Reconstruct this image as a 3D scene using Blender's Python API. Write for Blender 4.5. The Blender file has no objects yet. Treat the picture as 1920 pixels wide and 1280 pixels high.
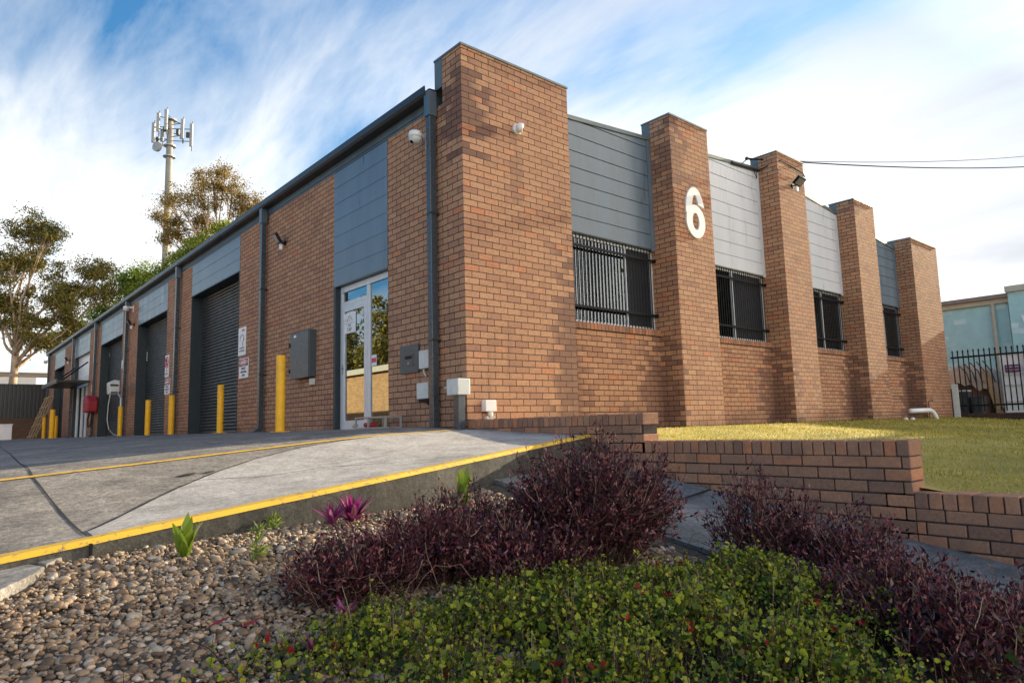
import bpy, math, random
import numpy as np
from mathutils import Vector, Matrix
random.seed(7); RNG = np.random.default_rng(11)
S = bpy.context.scene; COL = S.collection
# ---------------------------------------------------------------- camera
CAM = dict(x=-5.2153, y=-6.947, z=0.0553, yaw=0.7119, pitch=0.1228, roll=0.027, f=1277.64)
cyw, syw = math.cos(CAM['yaw']), math.sin(CAM['yaw'])
FW = Vector((syw*math.cos(CAM['pitch']), cyw*math.cos(CAM['pitch']), math.sin(CAM['pitch'])))
R0 = Vector((cyw, -syw, 0)); U0 = R0.cross(FW)
cr, sr = math.cos(CAM['roll']), math.sin(CAM['roll'])
RT = cr*R0 - sr*U0; UP = sr*R0 + cr*U0
CP = Vector((CAM['x'], CAM['y'], CAM['z']))
cd = bpy.data.cameras.new('camera'); cam = bpy.data.objects.new('camera', cd); COL.objects.link(cam)
cam.matrix_world = Matrix(((RT.x, UP.x, -FW.x, CP.x), (RT.y, UP.y, -FW.y, CP.y), (RT.z, UP.z, -FW.z, CP.z), (0, 0, 0, 1)))
cd.sensor_width = 36; cd.lens = CAM['f']/1920*36; cd.clip_start = .05; cd.clip_end = 3000
S.camera = cam
def at(u, v, depth):                                   # a far point seen at (u, v) in the photograph, that many metres away
    return CP + depth*(FW + (u-960)/CAM['f']*RT - (v-640)/CAM['f']*UP)

# ---------------------------------------------------------------- ground heights
def sstep(t):
    t = max(0., min(1., t)); return t*t*(3-2*t)
def yk(x): return -2.08+.194*x
def zdrv(x, y):
    k = -.06+.085*max(x, -9.)
    s = -x-1.3; sp = .5*(s+math.sqrt(s*s+.5)); f = .075-.078*sp
    g = 1-.55*sstep((y-8)/22.)
    f = .06+(f-.06)*g
    t = sstep((y-yk(x))/3.2)
    return k*(1-t)+f*t
def zpath(y): return -.46+.165*(y+2.84)
def zbed(x, y):
    b = -.53+.1*min(0, y+3)-.09*max(0., -x-5.0); t = sstep((x+2.3)/.75)
    return b*(1-t)+(zpath(y)-.03)*t
def zlawn(x, y): return -.05+.075*min(y, 0)-(.055*sstep((.6-x)/.35)*sstep((-y-4.9)/.2) if x < .6 else 0)

# ---------------------------------------------------------------- materials
class NT:
    def __init__(s, m): s.m = m; s.t = m.node_tree; s.n = s.t.nodes; s.l = s.t.links
    def node(s, typ, **kw):
        nd = s.n.new(typ)
        for k, v in kw.items():
            if k.startswith('_'): setattr(nd, k[1:], v)
            else: s.set(nd, k.replace('__', ' '), v)
        return nd
    def set(s, nd, k, v):
        inp = nd.inputs[int(k[1:])] if k[0] == 'i' and k[1:].isdigit() else nd.inputs[k]
        if isinstance(v, bpy.types.NodeSocket): s.l.new(v, inp)
        else: inp.default_value = v
    def noise(s, vec, scale, detail=4, rough=.55, dist=0):
        nd = s.node('ShaderNodeTexNoise', Scale=scale, Detail=detail, Roughness=rough, Distortion=dist)
        if vec is not None: s.l.new(vec, nd.inputs['Vector'])
        return nd.outputs['Fac']
    def ramp(s, fac, stops, interp='LINEAR'):
        nd = s.node('ShaderNodeValToRGB'); nd.color_ramp.interpolation = interp
        e = nd.color_ramp.elements
        while len(e) < len(stops): e.new(.5)
        for i, (p, c) in enumerate(stops):
            e[i].position = p; e[i].color = (*c, 1) if isinstance(c, (tuple, list)) else (c, c, c, 1)
        s.l.new(fac, nd.inputs[0]); return nd.outputs[0]
    def mix(s, fac, a, b, mode='MIX'):
        nd = s.node('ShaderNodeMix', _data_type='RGBA', _blend_type=mode)
        for i, v in ((0, fac), (6, a), (7, b)):
            if isinstance(v, bpy.types.NodeSocket): s.l.new(v, nd.inputs[i])
            else: nd.inputs[i].default_value = v if i == 0 else (*v, 1)
        return nd.outputs[2]
    def math(s, op, a, b=0., c=0.):
        nd = s.node('ShaderNodeMath', _operation=op)
        for i, v in enumerate((a, b, c)):
            if isinstance(v, bpy.types.NodeSocket): s.l.new(v, nd.inputs[i])
            else: nd.inputs[i].default_value = v
        return nd.outputs[0]
    def bump(s, h, strength=.3, dist=.01, normal=None):
        nd = s.node('ShaderNodeBump', Strength=strength, Distance=dist); s.l.new(h, nd.inputs['Height'])
        if normal is not None: s.l.new(normal, nd.inputs['Normal'])
        return nd.outputs[0]
    def coord(s, which='Object'):
        return s.node('ShaderNodeTexCoord').outputs[which]
def mat(name):
    m = bpy.data.materials.new(name); m.use_nodes = True
    t = NT(m); t.bsdf = t.n['Principled BSDF']; return m, t
def setp(t, **kw):
    for k, v in kw.items(): t.set(t.bsdf, k.replace('__', ' '), (*v, 1) if isinstance(v, tuple) and len(v) == 3 else v)
def plain(name, col, rough=.5, metal=0, var=.12, scale=6, bump=0., spec=.5, dirt=0.):
    m, t = mat(name); co = t.coord()
    n = t.noise(co, scale, 5)
    lo = tuple(c*(1-var) for c in col); hi = tuple(min(1, c*(1+var)) for c in col)
    c = t.ramp(n, [(.3, lo), (.7, hi)])
    if dirt:
        n2 = t.noise(co, scale*.35, 6, .7)
        c = t.mix(t.ramp(n2, [(.5, 0.), (.75, dirt)]), c, (.09, .075, .055))
    setp(t, Base__Color=c, Roughness=t.ramp(t.noise(co, scale*2.3), [(.3, rough*.8), (.7, min(1, rough*1.2))]), Metallic=metal)
    t.set(t.bsdf, 'Specular IOR Level', spec)
    if bump: setp(t, Normal=t.bump(t.noise(co, scale*9, 3), bump, .004))
    return m
def brick_mat(name, stops, mortar, stain_shade=True):
    m, t = mat(name); uv = t.coord('UV')
    b = t.node('ShaderNodeTexBrick', _offset=.5, _offset_frequency=2, Color1=(0, 0, 0, 1), Color2=(1, 1, 1, 1), Mortar=(0, 0, 0, 1), Scale=1., Mortar__Size=.0062, Mortar__Smooth=.25, Bias=0., Brick__Width=.24, Row__Height=.0878)
    wob = t.noise(uv, 14, 2); va = t.node('ShaderNodeVectorMath', _operation='MULTIPLY_ADD')
    wn = t.node('ShaderNodeTexNoise', Scale=9., Detail=2.); t.l.new(uv, wn.inputs['Vector'])
    t.l.new(wn.outputs['Color'], va.inputs[0]); va.inputs[1].default_value = (.006, .006, 0); t.l.new(uv, va.inputs[2])
    t.l.new(va.outputs[0], b.inputs['Vector'])
    col = t.ramp(b.outputs['Color'], stops)
    big = t.noise(uv, .8, 3, .6)
    fine = t.noise(uv, 55, 5, .75)
    patch = t.noise(uv, 22, 4, .7)
    col = t.mix(t.ramp(patch, [(.45, 0.), (.75, .5)]), col, (.17, .10, .075))
    col = t.mix(.55, col, t.ramp(fine, [(.3, .45), (.7, 1.45)]), 'MULTIPLY')
    if stain_shade:                                            # darker, purplish fired bricks in drifts
        st = t.math('ADD', big, t.math('MULTIPLY', t.math('SUBTRACT', b.outputs['Color'], .5), .16))
        col = t.mix(t.ramp(st, [(.63, 0.), (.76, .28)]), col, (.155, .085, .07))
    if stain_shade:                                            # weathered pillar corners and wall-foot run; corner shade painted in at low-wall bay ends
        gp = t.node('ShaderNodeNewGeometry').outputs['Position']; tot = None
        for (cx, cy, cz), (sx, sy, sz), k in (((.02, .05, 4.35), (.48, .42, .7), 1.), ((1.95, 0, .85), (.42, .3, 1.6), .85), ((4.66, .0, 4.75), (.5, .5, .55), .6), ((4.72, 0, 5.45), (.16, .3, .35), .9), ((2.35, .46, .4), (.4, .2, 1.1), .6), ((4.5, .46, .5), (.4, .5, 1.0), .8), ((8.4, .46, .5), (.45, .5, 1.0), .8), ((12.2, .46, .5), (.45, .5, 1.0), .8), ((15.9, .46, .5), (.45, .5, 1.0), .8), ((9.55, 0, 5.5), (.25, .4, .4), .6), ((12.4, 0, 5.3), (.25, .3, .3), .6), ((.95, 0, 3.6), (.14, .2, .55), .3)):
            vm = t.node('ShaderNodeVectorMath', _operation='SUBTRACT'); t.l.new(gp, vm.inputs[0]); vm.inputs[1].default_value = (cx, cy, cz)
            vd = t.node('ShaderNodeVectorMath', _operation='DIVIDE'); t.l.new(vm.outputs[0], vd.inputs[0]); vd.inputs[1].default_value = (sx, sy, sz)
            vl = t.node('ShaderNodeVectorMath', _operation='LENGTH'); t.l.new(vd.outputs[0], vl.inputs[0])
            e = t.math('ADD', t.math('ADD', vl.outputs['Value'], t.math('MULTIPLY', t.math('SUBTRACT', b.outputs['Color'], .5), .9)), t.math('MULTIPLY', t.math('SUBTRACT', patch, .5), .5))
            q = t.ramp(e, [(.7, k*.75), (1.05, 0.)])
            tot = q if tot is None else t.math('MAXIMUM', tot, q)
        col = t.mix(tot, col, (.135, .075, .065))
        zz = t.node('ShaderNodeSeparateXYZ'); t.l.new(gp, zz.inputs[0])
        mpv = t.node('ShaderNodeMapping', Scale=(1., 1., .12)); t.l.new(gp, mpv.inputs[0])
        rn_ = t.noise(mpv.outputs[0], 4.5, 5, .65)                # rain runs
        col = t.mix(t.ramp(rn_, [(.55, 0.), (.72, .38)]), col, (.17, .11, .085))
        foot_z = t.math('ADD', zz.outputs[2], t.math('MULTIPLY', t.math('SUBTRACT', big, .5), 1.2))
        col = t.mix(t.ramp(foot_z, [(.0, .5), (.28, 0.)]), col, (.12, .08, .06))     # darker along the foot, with an uneven edge
    col = t.mix(b.outputs['Fac'], col, mortar)
    h = t.math('ADD', t.math('MULTIPLY', b.outputs['Fac'], -1.), t.math('MULTIPLY', fine, .22))
    setp(t, Base__Color=col, Roughness=.85, Normal=t.bump(h, .75, .012)); t.set(t.bsdf, 'Specular IOR Level', .25)
    return m
def island_mat(name, stops, rough=.8, noise_scale=30, noise_amt=.4, bump=.3, spec=.3, patch=None):
    m, t = mat(name); g = t.node('ShaderNodeNewGeometry'); co = t.coord()
    col = t.ramp(g.outputs['Random Per Island'], stops)
    n = t.noise(co, noise_scale, 5, .65)
    col = t.mix(noise_amt, col, t.ramp(n, [(.3, .45), (.7, 1.5)]), 'MULTIPLY')
    if patch: col = t.mix(t.ramp(t.noise(co, patch[0], 5, .65), [(.48, 0.), (.66, patch[2])]), col, patch[1])
    setp(t, Base__Color=col, Roughness=rough, Normal=t.bump(n, bump, .006)); t.set(t.bsdf, 'Specular IOR Level', spec)
    return m
def leaf_mat(name, stops, trans=.35, rough=.5, spec=.3, tcol=None):
    m, t = mat(name); g = t.node('ShaderNodeNewGeometry')
    col = t.ramp(g.outputs['Random Per Island'], stops)
    setp(t, Base__Color=col, Roughness=rough); t.set(t.bsdf, 'Specular IOR Level', spec)
    tr = t.node('ShaderNodeBsdfTranslucent')
    t.l.new(t.mix(.6, col, tcol, 'ADD') if tcol else col, tr.inputs[0])
    mx = t.node('ShaderNodeMixShader'); mx.inputs[0].default_value = trans
    t.l.new(t.bsdf.outputs[0], mx.inputs[1]); t.l.new(tr.outputs[0], mx.inputs[2])
    t.l.new(mx.outputs[0], t.n['Material Output'].inputs[0]); return m
def glass_mat(name, tint, refl):
    m, t = mat(name)
    gl = t.node('ShaderNodeBsdfGlossy', Roughness=.01, Color=(.78, .90, 1, 1)); tr = t.node('ShaderNodeBsdfTransparent', Color=(*tint, 1))
    lw = t.node('ShaderNodeFresnel', IOR=1.5)
    f = t.math('ADD', lw.outputs[0], refl); mx = t.node('ShaderNodeMixShader')
    t.l.new(f, mx.inputs[0]); t.l.new(tr.outputs[0], mx.inputs[1]); t.l.new(gl.outputs[0], mx.inputs[2])
    t.l.new(mx.outputs[0], t.n['Material Output'].inputs[0]); return m
BR = [(0., (.36, .19, .122)), (.15, (.42, .222, .138)), (.5, (.48, .262, .152)), (.88, (.515, .292, .172)), (.96, (.53, .25, .138)), (1., (.54, .222, .115))]
M = {}
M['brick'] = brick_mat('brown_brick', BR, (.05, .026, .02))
M['brick_unit'] = island_mat('retaining_brick', [(0, (.23, .125, .085)), (.4, (.33, .175, .11)), (.75, (.41, .205, .12)), (1, (.46, .19, .095))], .85, 40, .45, .5, patch=(5, (.17, .105, .08), .5))
M['mortar'] = plain('dark_mortar', (.055, .04, .035), .95, var=.3, scale=20)
M['cap'] = plain('cap_metal', (.12, .15, .16), .45, .2)
def panel_mat(name, col, rough, va=.2):
    m, t = mat(name); co = t.coord()
    mp = t.node('ShaderNodeMapping', Scale=(1.5, 1.5, .35)); t.l.new(co, mp.inputs[0])
    n = t.noise(mp.outputs[0], 2.2, 6, .6); n2 = t.noise(co, 45, 3)
    c = t.ramp(n, [(.3, tuple(x*(1-va) for x in col)), (.7, tuple(x*(1+va) for x in col))])
    c = t.mix(t.ramp(n2, [(.66, 0.), (.85, .15)]), c, (.25, .27, .28))
    setp(t, Base__Color=c, Roughness=t.ramp(n, [(.3, rough*.75), (.7, rough*1.3)]), Normal=t.bump(t.noise(co, 3.5, 2), .12, .01)); t.set(t.bsdf, 'Specular IOR Level', .6)
    return m
M['panel'] = panel_mat('slate_blue_cladding', (.118, .168, .222), .34)
M['panel_glare'] = panel_mat('sky_glare_cladding', (.60, .635, .69), .32, .06)  # middle bays: bright sky glare put into the cladding colour
M['fascia'] = panel_mat('slate_fascia', (.085, .12, .15), .35)
M['dark'] = plain('charcoal_metal', (.025, .03, .035), .38, .1)
M['jamb'] = plain('dark_teal_steel', (.018, .032, .04), .5)
M['pipe'] = plain('slate_downpipe', (.05, .066, .082), .28, .1, var=.06)
M['roller'] = plain('charcoal_roller_slats', (.038, .046, .05), .42, .15, dirt=.25, scale=2)
M['yellow'] = plain('yellow_enamel', (.85, .45, .006), .42, var=.10, dirt=.4, scale=7)
M['yellowline'] = None
M['white'] = plain('white_enamel', (.78, .79, .8), .35, var=.05)
M['alu'] = plain('powder_coated_aluminium', (.62, .65, .69), .35, .1, var=.05)
M['offwhite'] = plain('weathered_plastic', (.60, .63, .60), .5, var=.10, dirt=.35)
M['black'] = plain('black_steel', (.008, .009, .012), .5, spec=.2)
M['rubber'] = plain('black_rubber', (.015, .015, .016), .6)
M['glass'] = glass_mat('window_glass', (.35, .45, .56), .13)
M['glass_dim'] = glass_mat('shaded_window_glass', (.3, .33, .36), .02)
M['screen'] = plain('insect_screen_mesh', (.012, .016, .026), .7)
M['door_glass'] = glass_mat('tinted_door_glass', (.13, .15, .16), .30)
M['lens'] = plain('dark_lens', (.01, .01, .012), .08)
M['grey_cab'] = plain('grey_cabinet', (.06, .078, .092), .42, var=.08)
M['galv'] = plain('galvanised_steel', (.38, .40, .41), .42, .6, var=.15)
M['red'] = plain('faded_red_canvas', (.34, .022, .035), .55, var=.2)
M['signwhite'] = plain('sign_white', (.8, .8, .8), .45, var=.04)
M['signred'] = plain('sign_red', (.62, .04, .12), .45, var=.05)
M['signblack'] = plain('sign_black', (.02, .02, .025), .5)
M['signpurple'] = plain('sign_plum', (.13, .012, .085), .5)
M['timber'] = plain('weathered_timber', (.33, .22, .11), .8, var=.3, scale=14)
M['bark'] = plain('gum_bark', (.36, .27, .19), .85, var=.4, scale=3, bump=.4)
M['barkdark'] = plain('dark_bark', (.10, .075, .05), .9, var=.35, scale=5, bump=.4)
M['antenna'] = plain('grey_antenna_casing', (.34, .35, .35), .5, var=.12)
M['cement'] = plain('tower_concrete', (.27, .26, .24), .8, var=.15, scale=1)
M['blind'] = plain('vertical_blind_fabric', (.85, .87, .88), .7, var=.03)
M['interior'] = plain('interior_wall', (.06, .06, .06), .9)
def concrete(name, base, dark, scale=3., speck=.4, rough=.85, bump=.35):
    m, t = mat(name); co = t.coord()
    a = t.noise(co, scale, 7, .65); b = t.noise(co, scale*.3, 4, .6, .6); c = t.noise(co, 90, 4, .8)
    col = t.ramp(a, [(.3, dark), (.68, base)])
    col = t.mix(t.ramp(b, [(.5, 0.), (.7, .55)]), col, tuple(x*.6 for x in dark))
    col = t.mix(speck, col, t.ramp(c, [(.35, .35), (.65, 1.6)]), 'MULTIPLY')
    col = t.mix(speck*.9, col, t.ramp(t.noise(co, 30, 6, .9), [(.38, .1), (.62, 2.0)]), 'MULTIPLY')
    col = t.mix(speck, col, t.ramp(t.noise(co, 8, 8, .85), [(.34, .35), (.66, 1.6)]), 'MULTIPLY')
    ms = t.node('ShaderNodeMapping', Scale=(.35, 2.2, 1.), Rotation=(0, 0, .2)); t.l.new(co, ms.inputs[0])
    col = t.mix(t.ramp(t.noise(ms.outputs[0], 1.7, 6, .7), [(.55, 0.), (.72, .45)]), col, tuple(x*.45 for x in dark))
    setp(t, Base__Color=col, Roughness=rough, Normal=t.bump(t.math('ADD', c, t.math('MULTIPLY', a, .6)), bump, .008)); t.set(t.bsdf, 'Specular IOR Level', .3)
    return m
M['drive'] = concrete('worn_grey_driveway', (.31, .28, .245), (.125, .118, .11), 1.6, .6)
M['apron'] = concrete('pale_concrete', (.46, .44, .42), (.27, .26, .25), 2.4, .35)
M['slab'] = concrete('broken_concrete', (.36, .335, .30), (.20, .185, .165), 4, .45)
M['kerb'] = concrete('grimy_kerb_concrete', (.085, .083, .074), (.028, .028, .026), 3.5, .5)
M['path'] = concrete('grey_path_concrete', (.27, .265, .25), (.14, .14, .135), 3, .4)
M['joint'] = plain('joint_sealant', (.008, .0075, .007), .95, var=.3, scale=20)
def paint_line(name, col, base):
    m, t = mat(name); co = t.coord()
    n = t.noise(co, 26, 6, .75); n2 = t.noise(co, 3, 4)
    f = t.ramp(t.math('ADD', n, t.math('MULTIPLY', n2, .25)), [(.66, 0.), (.76, .95)])
    c = t.mix(t.ramp(n2, [(.3, 0.), (.7, .35)]), col, tuple(x*.7 for x in col))
    setp(t, Base__Color=t.mix(f, c, base), Roughness=.7); return m
M['yellowline'] = paint_line('worn_yellow_paint', (.72, .43, .03), (.16, .14, .11))
M['paleline'] = paint_line('faded_line_paint', (.52, .43, .26), (.2, .2, .2))
def soil():
    m, t = mat('dark_garden_soil'); co = t.coord()
    a = t.noise(co, 12, 7, .7)
    setp(t, Base__Color=t.ramp(a, [(.3, (.03, .024, .018)), (.7, (.10, .078, .055))]), Roughness=.95, Normal=t.bump(a, .8, .03)); return m
M['soil'] = soil()
def lawn_mat():
    m, t = mat('patchy_lawn_turf'); co = t.coord()
    a = t.noise(co, .9, 5, .6); b = t.noise(co, 35, 5, .75)
    col = t.ramp(a, [(.35, (.25, .23, .04)), (.55, (.43, .35, .07)), (.7, (.54, .41, .14))])
    col = t.mix(.6, col, t.ramp(b, [(.3, .4), (.7, 1.5)]), 'MULTIPLY')
    setp(t, Base__Color=col, Roughness=.9, Normal=t.bump(b, .8, .03)); return m
M['lawn'] = lawn_mat()
M['pebble'] = island_mat('river_pebbles', [(0, (.06, .044, .032)), (.22, (.15, .098, .06)), (.45, (.26, .175, .105)), (.65, (.36, .252, .158)), (.8, (.255, .215, .165)), (.91, (.48, .40, .31)), (.97, (.38, .21, .10)), (1, (.62, .56, .49))], .6, 45, .35, .2, .4)
M['burgundy'] = leaf_mat('burgundy_leaves', [(0, (.02, .006, .012)), (.45, (.055, .011, .024)), (.75, (.12, .022, .038)), (.92, (.25, .06, .07)), (1, (.40, .18, .16))], .22, .42, .45)
M['tips'] = leaf_mat('pinkish_sunlit_tips', [(0, (.20, .04, .05)), (.5, (.34, .10, .10)), (1, (.52, .30, .26))], .3, .4, .45)  # pale pink stem tips: sun highlights painted as leaf colour
M['twig'] = island_mat('dry_twigs', [(0, (.03, .012, .014)), (.6, (.07, .034, .028)), (.88, (.20, .13, .09)), (1, (.38, .28, .2))], .8, 30, .2)
M['cover'] = leaf_mat('lime_groundcover_leaves', [(0, (.012, .028, .008)), (.20, (.05, .095, .016)), (.42, (.19, .25, .026)), (.70, (.38, .42, .036)), (.93, (.46, .44, .04)), (.96, (.22, .12, .04)), (1, (.12, .06, .03))], .4, .45, .3)
M['redleaf'] = leaf_mat('red_leaflets', [(0, (.22, .012, .015)), (1, (.42, .02, .03))], .3)
M['strap'] = leaf_mat('strap_leaves', [(0, (.10, .17, .02)), (.6, (.2, .3, .035)), (1, (.40, .40, .04))], .4, .35, .5)
M['magenta'] = leaf_mat('magenta_leaves', [(0, (.10, .012, .05)), (.5, (.28, .03, .16)), (.8, (.42, .07, .28)), (1, (.5, .22, .25))], .4, .4, .4)
M['gum'] = leaf_mat('olive_gum_leaves', [(0, (.055, .065, .018)), (.4, (.13, .125, .028)), (.75, (.27, .215, .04)), (1, (.42, .31, .055))], .4, .5, .3)
M['gumgold'] = leaf_mat('golden_gum_leaves', [(0, (.08, .065, .018)), (.4, (.18, .13, .028)), (.75, (.32, .21, .035)), (1, (.46, .29, .05))], .4, .5, .3)
M['conifer'] = leaf_mat('dense_green_foliage', [(0, (.07, .11, .016)), (.5, (.21, .29, .03)), (.85, (.36, .40, .04)), (1, (.52, .47, .04))], .4, .5, .3)
M['lightleaf'] = leaf_mat('light_green_leaves', [(0, (.08, .14, .025)), (.5, (.18, .27, .04)), (1, (.36, .42, .07))], .5, .5, .3)
M['grass'] = leaf_mat('lawn_blades', [(0, (.16, .175, .03)), (.5, (.40, .36, .06)), (.8, (.46, .375, .09)), (1, (.56, .43, .17))], .3, .6, .2)
M['blue_wall'] = None
def blue_wall():
    m, t = mat('painted_blue_sheet_wall'); co = t.coord('UV')
    b = t.node('ShaderNodeTexBrick', _offset=.5, Color1=(0, 0, 0, 1), Color2=(1, 1, 1, 1), Mortar=(.4, .4, .4, 1), Scale=1., Mortar__Size=.02, Mortar__Smooth=1., Brick__Width=.42, Row__Height=.2)
    wn = t.node('ShaderNodeTexNoise', Scale=2.5, Detail=3.); t.l.new(co, wn.inputs['Vector'])
    va = t.node('ShaderNodeVectorMath', _operation='MULTIPLY_ADD'); t.l.new(wn.outputs['Color'], va.inputs[0]); va.inputs[1].default_value = (.3, .2, 0); t.l.new(co, va.inputs[2]); t.l.new(va.outputs[0], b.inputs['Vector'])
    f = t.math('MULTIPLY', t.ramp(b.outputs['Color'], [(.55, 0.), (.95, 1.)]), t.ramp(t.noise(co, .7, 3), [(.4, 0.), (.62, 1.)]))
    col = t.mix(t.math('MULTIPLY', f, .85), (.36, .60, .58), (.68, .80, .78))
    col = t.mix(.3, col, t.ramp(t.noise(co, 3, 6), [(.3, .7), (.7, 1.2)]), 'MULTIPLY')
    setp(t, Base__Color=col, Roughness=.6); return m
M['blue_wall'] = blue_wall()
M['cream'] = plain('cream_trim', (.46, .43, .33), .6, var=.1)
M['rooftan'] = plain('brown_gutter', (.22, .17, .13), .5)
M['tarp'] = plain('beige_tarpaulin', (.45, .38, .28), .8, var=.25, scale=3)
M['rust'] = plain('brown_sheet', (.16, .075, .045), .8, var=.3, scale=2)
M['bin'] = plain('dark_grey_plastic', (.05, .055, .06), .5)
M['orange_wall'] = brick_mat('tan_brick', [(0, (.40, .23, .10)), (1, (.55, .33, .15))], (.35, .25, .15), False)
M['dirty_brick'] = brick_mat('dark_dirty_brick', [(0, (.05, .03, .024)), (1, (.085, .05, .036))], (.03, .022, .02), False)
M['ground'] = concrete('far_ground', (.16, .15, .12), (.08, .085, .06), .3, .4)

# ---------------------------------------------------------------- mesh building
ORG = {}
class MB:
    def __init__(s): s.v = []; s.f = []; s.c = []; s.uv = None
    def add(s, vs, fs):
        o = len(s.v); s.v += [tuple(map(float, v)) for v in vs]; s.f += [tuple(o+i for i in f) for f in fs]; return s
    def box(s, x0, x1, y0, y1, z0, z1):
        vs = [(x, y, z) for z in (z0, z1) for y in (y0, y1) for x in (x0, x1)]
        return s.add(vs, [(0, 2, 3, 1), (4, 5, 7, 6), (0, 1, 5, 4), (2, 6, 7, 3), (0, 4, 6, 2), (1, 3, 7, 5)])
    def prism(s, poly, axis, a, b):                      # poly in the two other axes, extruded from a to b along axis
        def P(p, q):
            return (q, p[0], p[1]) if axis == 'x' else (p[0], q, p[1]) if axis == 'y' else (p[0], p[1], q)
        n = len(poly); vs = [P(p, a) for p in poly]+[P(p, b) for p in poly]
        return s.add(vs, [tuple(range(n))[::-1], tuple(range(n, 2*n))]+[(i, (i+1) % n, n+(i+1) % n, n+i) for i in range(n)])
    def obox(s, c, ax, ay, az, hx, hy, hz):              # oriented box from unit axes
        c, ax, ay, az = Vector(c), Vector(ax).normalized(), Vector(ay).normalized(), Vector(az).normalized()
        vs = [c+sx*hx*ax+sy*hy*ay+sz*hz*az for sz in (-1, 1) for sy in (-1, 1) for sx in (-1, 1)]
        return s.add(vs, [(0, 2, 3, 1), (4, 5, 7, 6), (0, 1, 5, 4), (2, 6, 7, 3), (0, 4, 6, 2), (1, 3, 7, 5)])
    def tube(s, pts, r, n=8, cap=True):
        pts = [Vector(p) for p in pts]; k = len(pts); rs = r if isinstance(r, (list, tuple)) else [r]*k
        vs = []; pu = None
        for i, p in enumerate(pts):
            d = (pts[min(i+1, k-1)]-pts[max(i-1, 0)]).normalized()
            a = Vector((0, 0, 1)) if abs(d.z) < .95 else Vector((1, 0, 0))
            u = d.cross(a).normalized() if pu is None else (pu-d*pu.dot(d)).normalized(); pu = u; w = d.cross(u)
            vs += [p+rs[i]*(math.cos(2*math.pi*j/n)*u+math.sin(2*math.pi*j/n)*w) for j in range(n)]
        fs = [(i*n+j, i*n+(j+1) % n, (i+1)*n+(j+1) % n, (i+1)*n+j) for i in range(k-1) for j in range(n)]
        if cap: fs += [tuple(range(n))[::-1], tuple(range((k-1)*n, k*n))]
        return s.add(vs, fs)
    def lathe(s, c, prof, n=20, ax=(0, 0, 1)):           # prof = (radius, height) along ax from c
        ax = Vector(ax).normalized(); a = Vector((0, 0, 1)) if abs(ax.z) < .9 else Vector((1, 0, 0))
        u = ax.cross(a).normalized(); w = ax.cross(u); c = Vector(c); k = len(prof)
        vs = [c+ax*h+max(r, 1e-4)*(math.cos(2*math.pi*j/n)*u+math.sin(2*math.pi*j/n)*w) for r, h in prof for j in range(n)]
        fs = [(i*n+j, i*n+(j+1) % n, (i+1)*n+(j+1) % n, (i+1)*n+j) for i in range(k-1) for j in range(n)]
        fs += [tuple(range(n))[::-1], tuple(range((k-1)*n, k*n))]
        return s.add(vs, fs)
    def grid(s, xs, ys, fz):
        o = len(s.v); nx, ny = len(xs), len(ys)
        s.v += [(x, y, fz(x, y)) for y in ys for x in xs]
        s.f += [(o+j*nx+i, o+j*nx+i+1, o+(j+1)*nx+i+1, o+(j+1)*nx+i) for j in range(ny-1) for i in range(nx-1)]; return s
    def build(s, name, m, parent=None, origin=None, smooth=False, bevel=0, uv=False):
        if parent is not None: o = ORG[parent.name]
        elif origin is not None: o = Vector(origin)
        else:
            a = np.array(s.v); o = Vector(((a[:, 0].min()+a[:, 0].max())/2, (a[:, 1].min()+a[:, 1].max())/2, a[:, 2].min()))
        me = bpy.data.meshes.new(name)
        me.from_pydata([(x-o.x, y-o.y, z-o.z) for x, y, z in s.v], [], s.f); me.update()
        if uv:
            L = me.uv_layers.new(name='UVMap')
            for p in me.polygons:
                n = p.normal
                for li in p.loop_indices:
                    c = me.vertices[me.loops[li].vertex_index].co+o
                    if abs(n.x) > max(abs(n.y), abs(n.z)): q = (c.y+.12+240, c.z-.0615+87.8)
                    elif abs(n.y) > abs(n.z): q = (c.x+240, c.z-.0615+87.8)
                    else: q = (c.x, c.y)
                    L.data[li].uv = q
        if smooth:
            for p in me.polygons: p.use_smooth = True
        me.materials.append(m)
        ob = bpy.data.objects.new(name, me); COL.objects.link(ob)
        if parent is not None: ob.parent = parent
        else: ob.location = o
        ORG[ob.name] = o
        if bevel:
            b = ob.modifiers.new('bevel', 'BEVEL'); b.width = bevel; b.segments = 2; b.limit_method = 'ANGLE'; b.angle_limit = math.radians(40)
        return ob
def tag(o, label=None, cat=None, group=None, kind=None):
    if label: o['label'] = label
    if cat: o['category'] = cat
    if group: o['group'] = group
    if kind: o['kind'] = kind
    return o
def empty(name, loc, label, cat, group=None):
    o = bpy.data.objects.new(name, None); COL.objects.link(o); o.location = loc; o.empty_display_size = .2
    ORG[o.name] = Vector(loc); return tag(o, label, cat, group)
def struct(o): o['kind'] = 'structure'; return o
def copy_tree(o, loc=None, label=None, parent=None):
    c = o.copy(); COL.objects.link(c); c.parent = parent
    if loc is not None: c.location = loc
    if label: c['label'] = label
    for ch in list(o.children): copy_tree(ch, parent=c)
    return c
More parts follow.
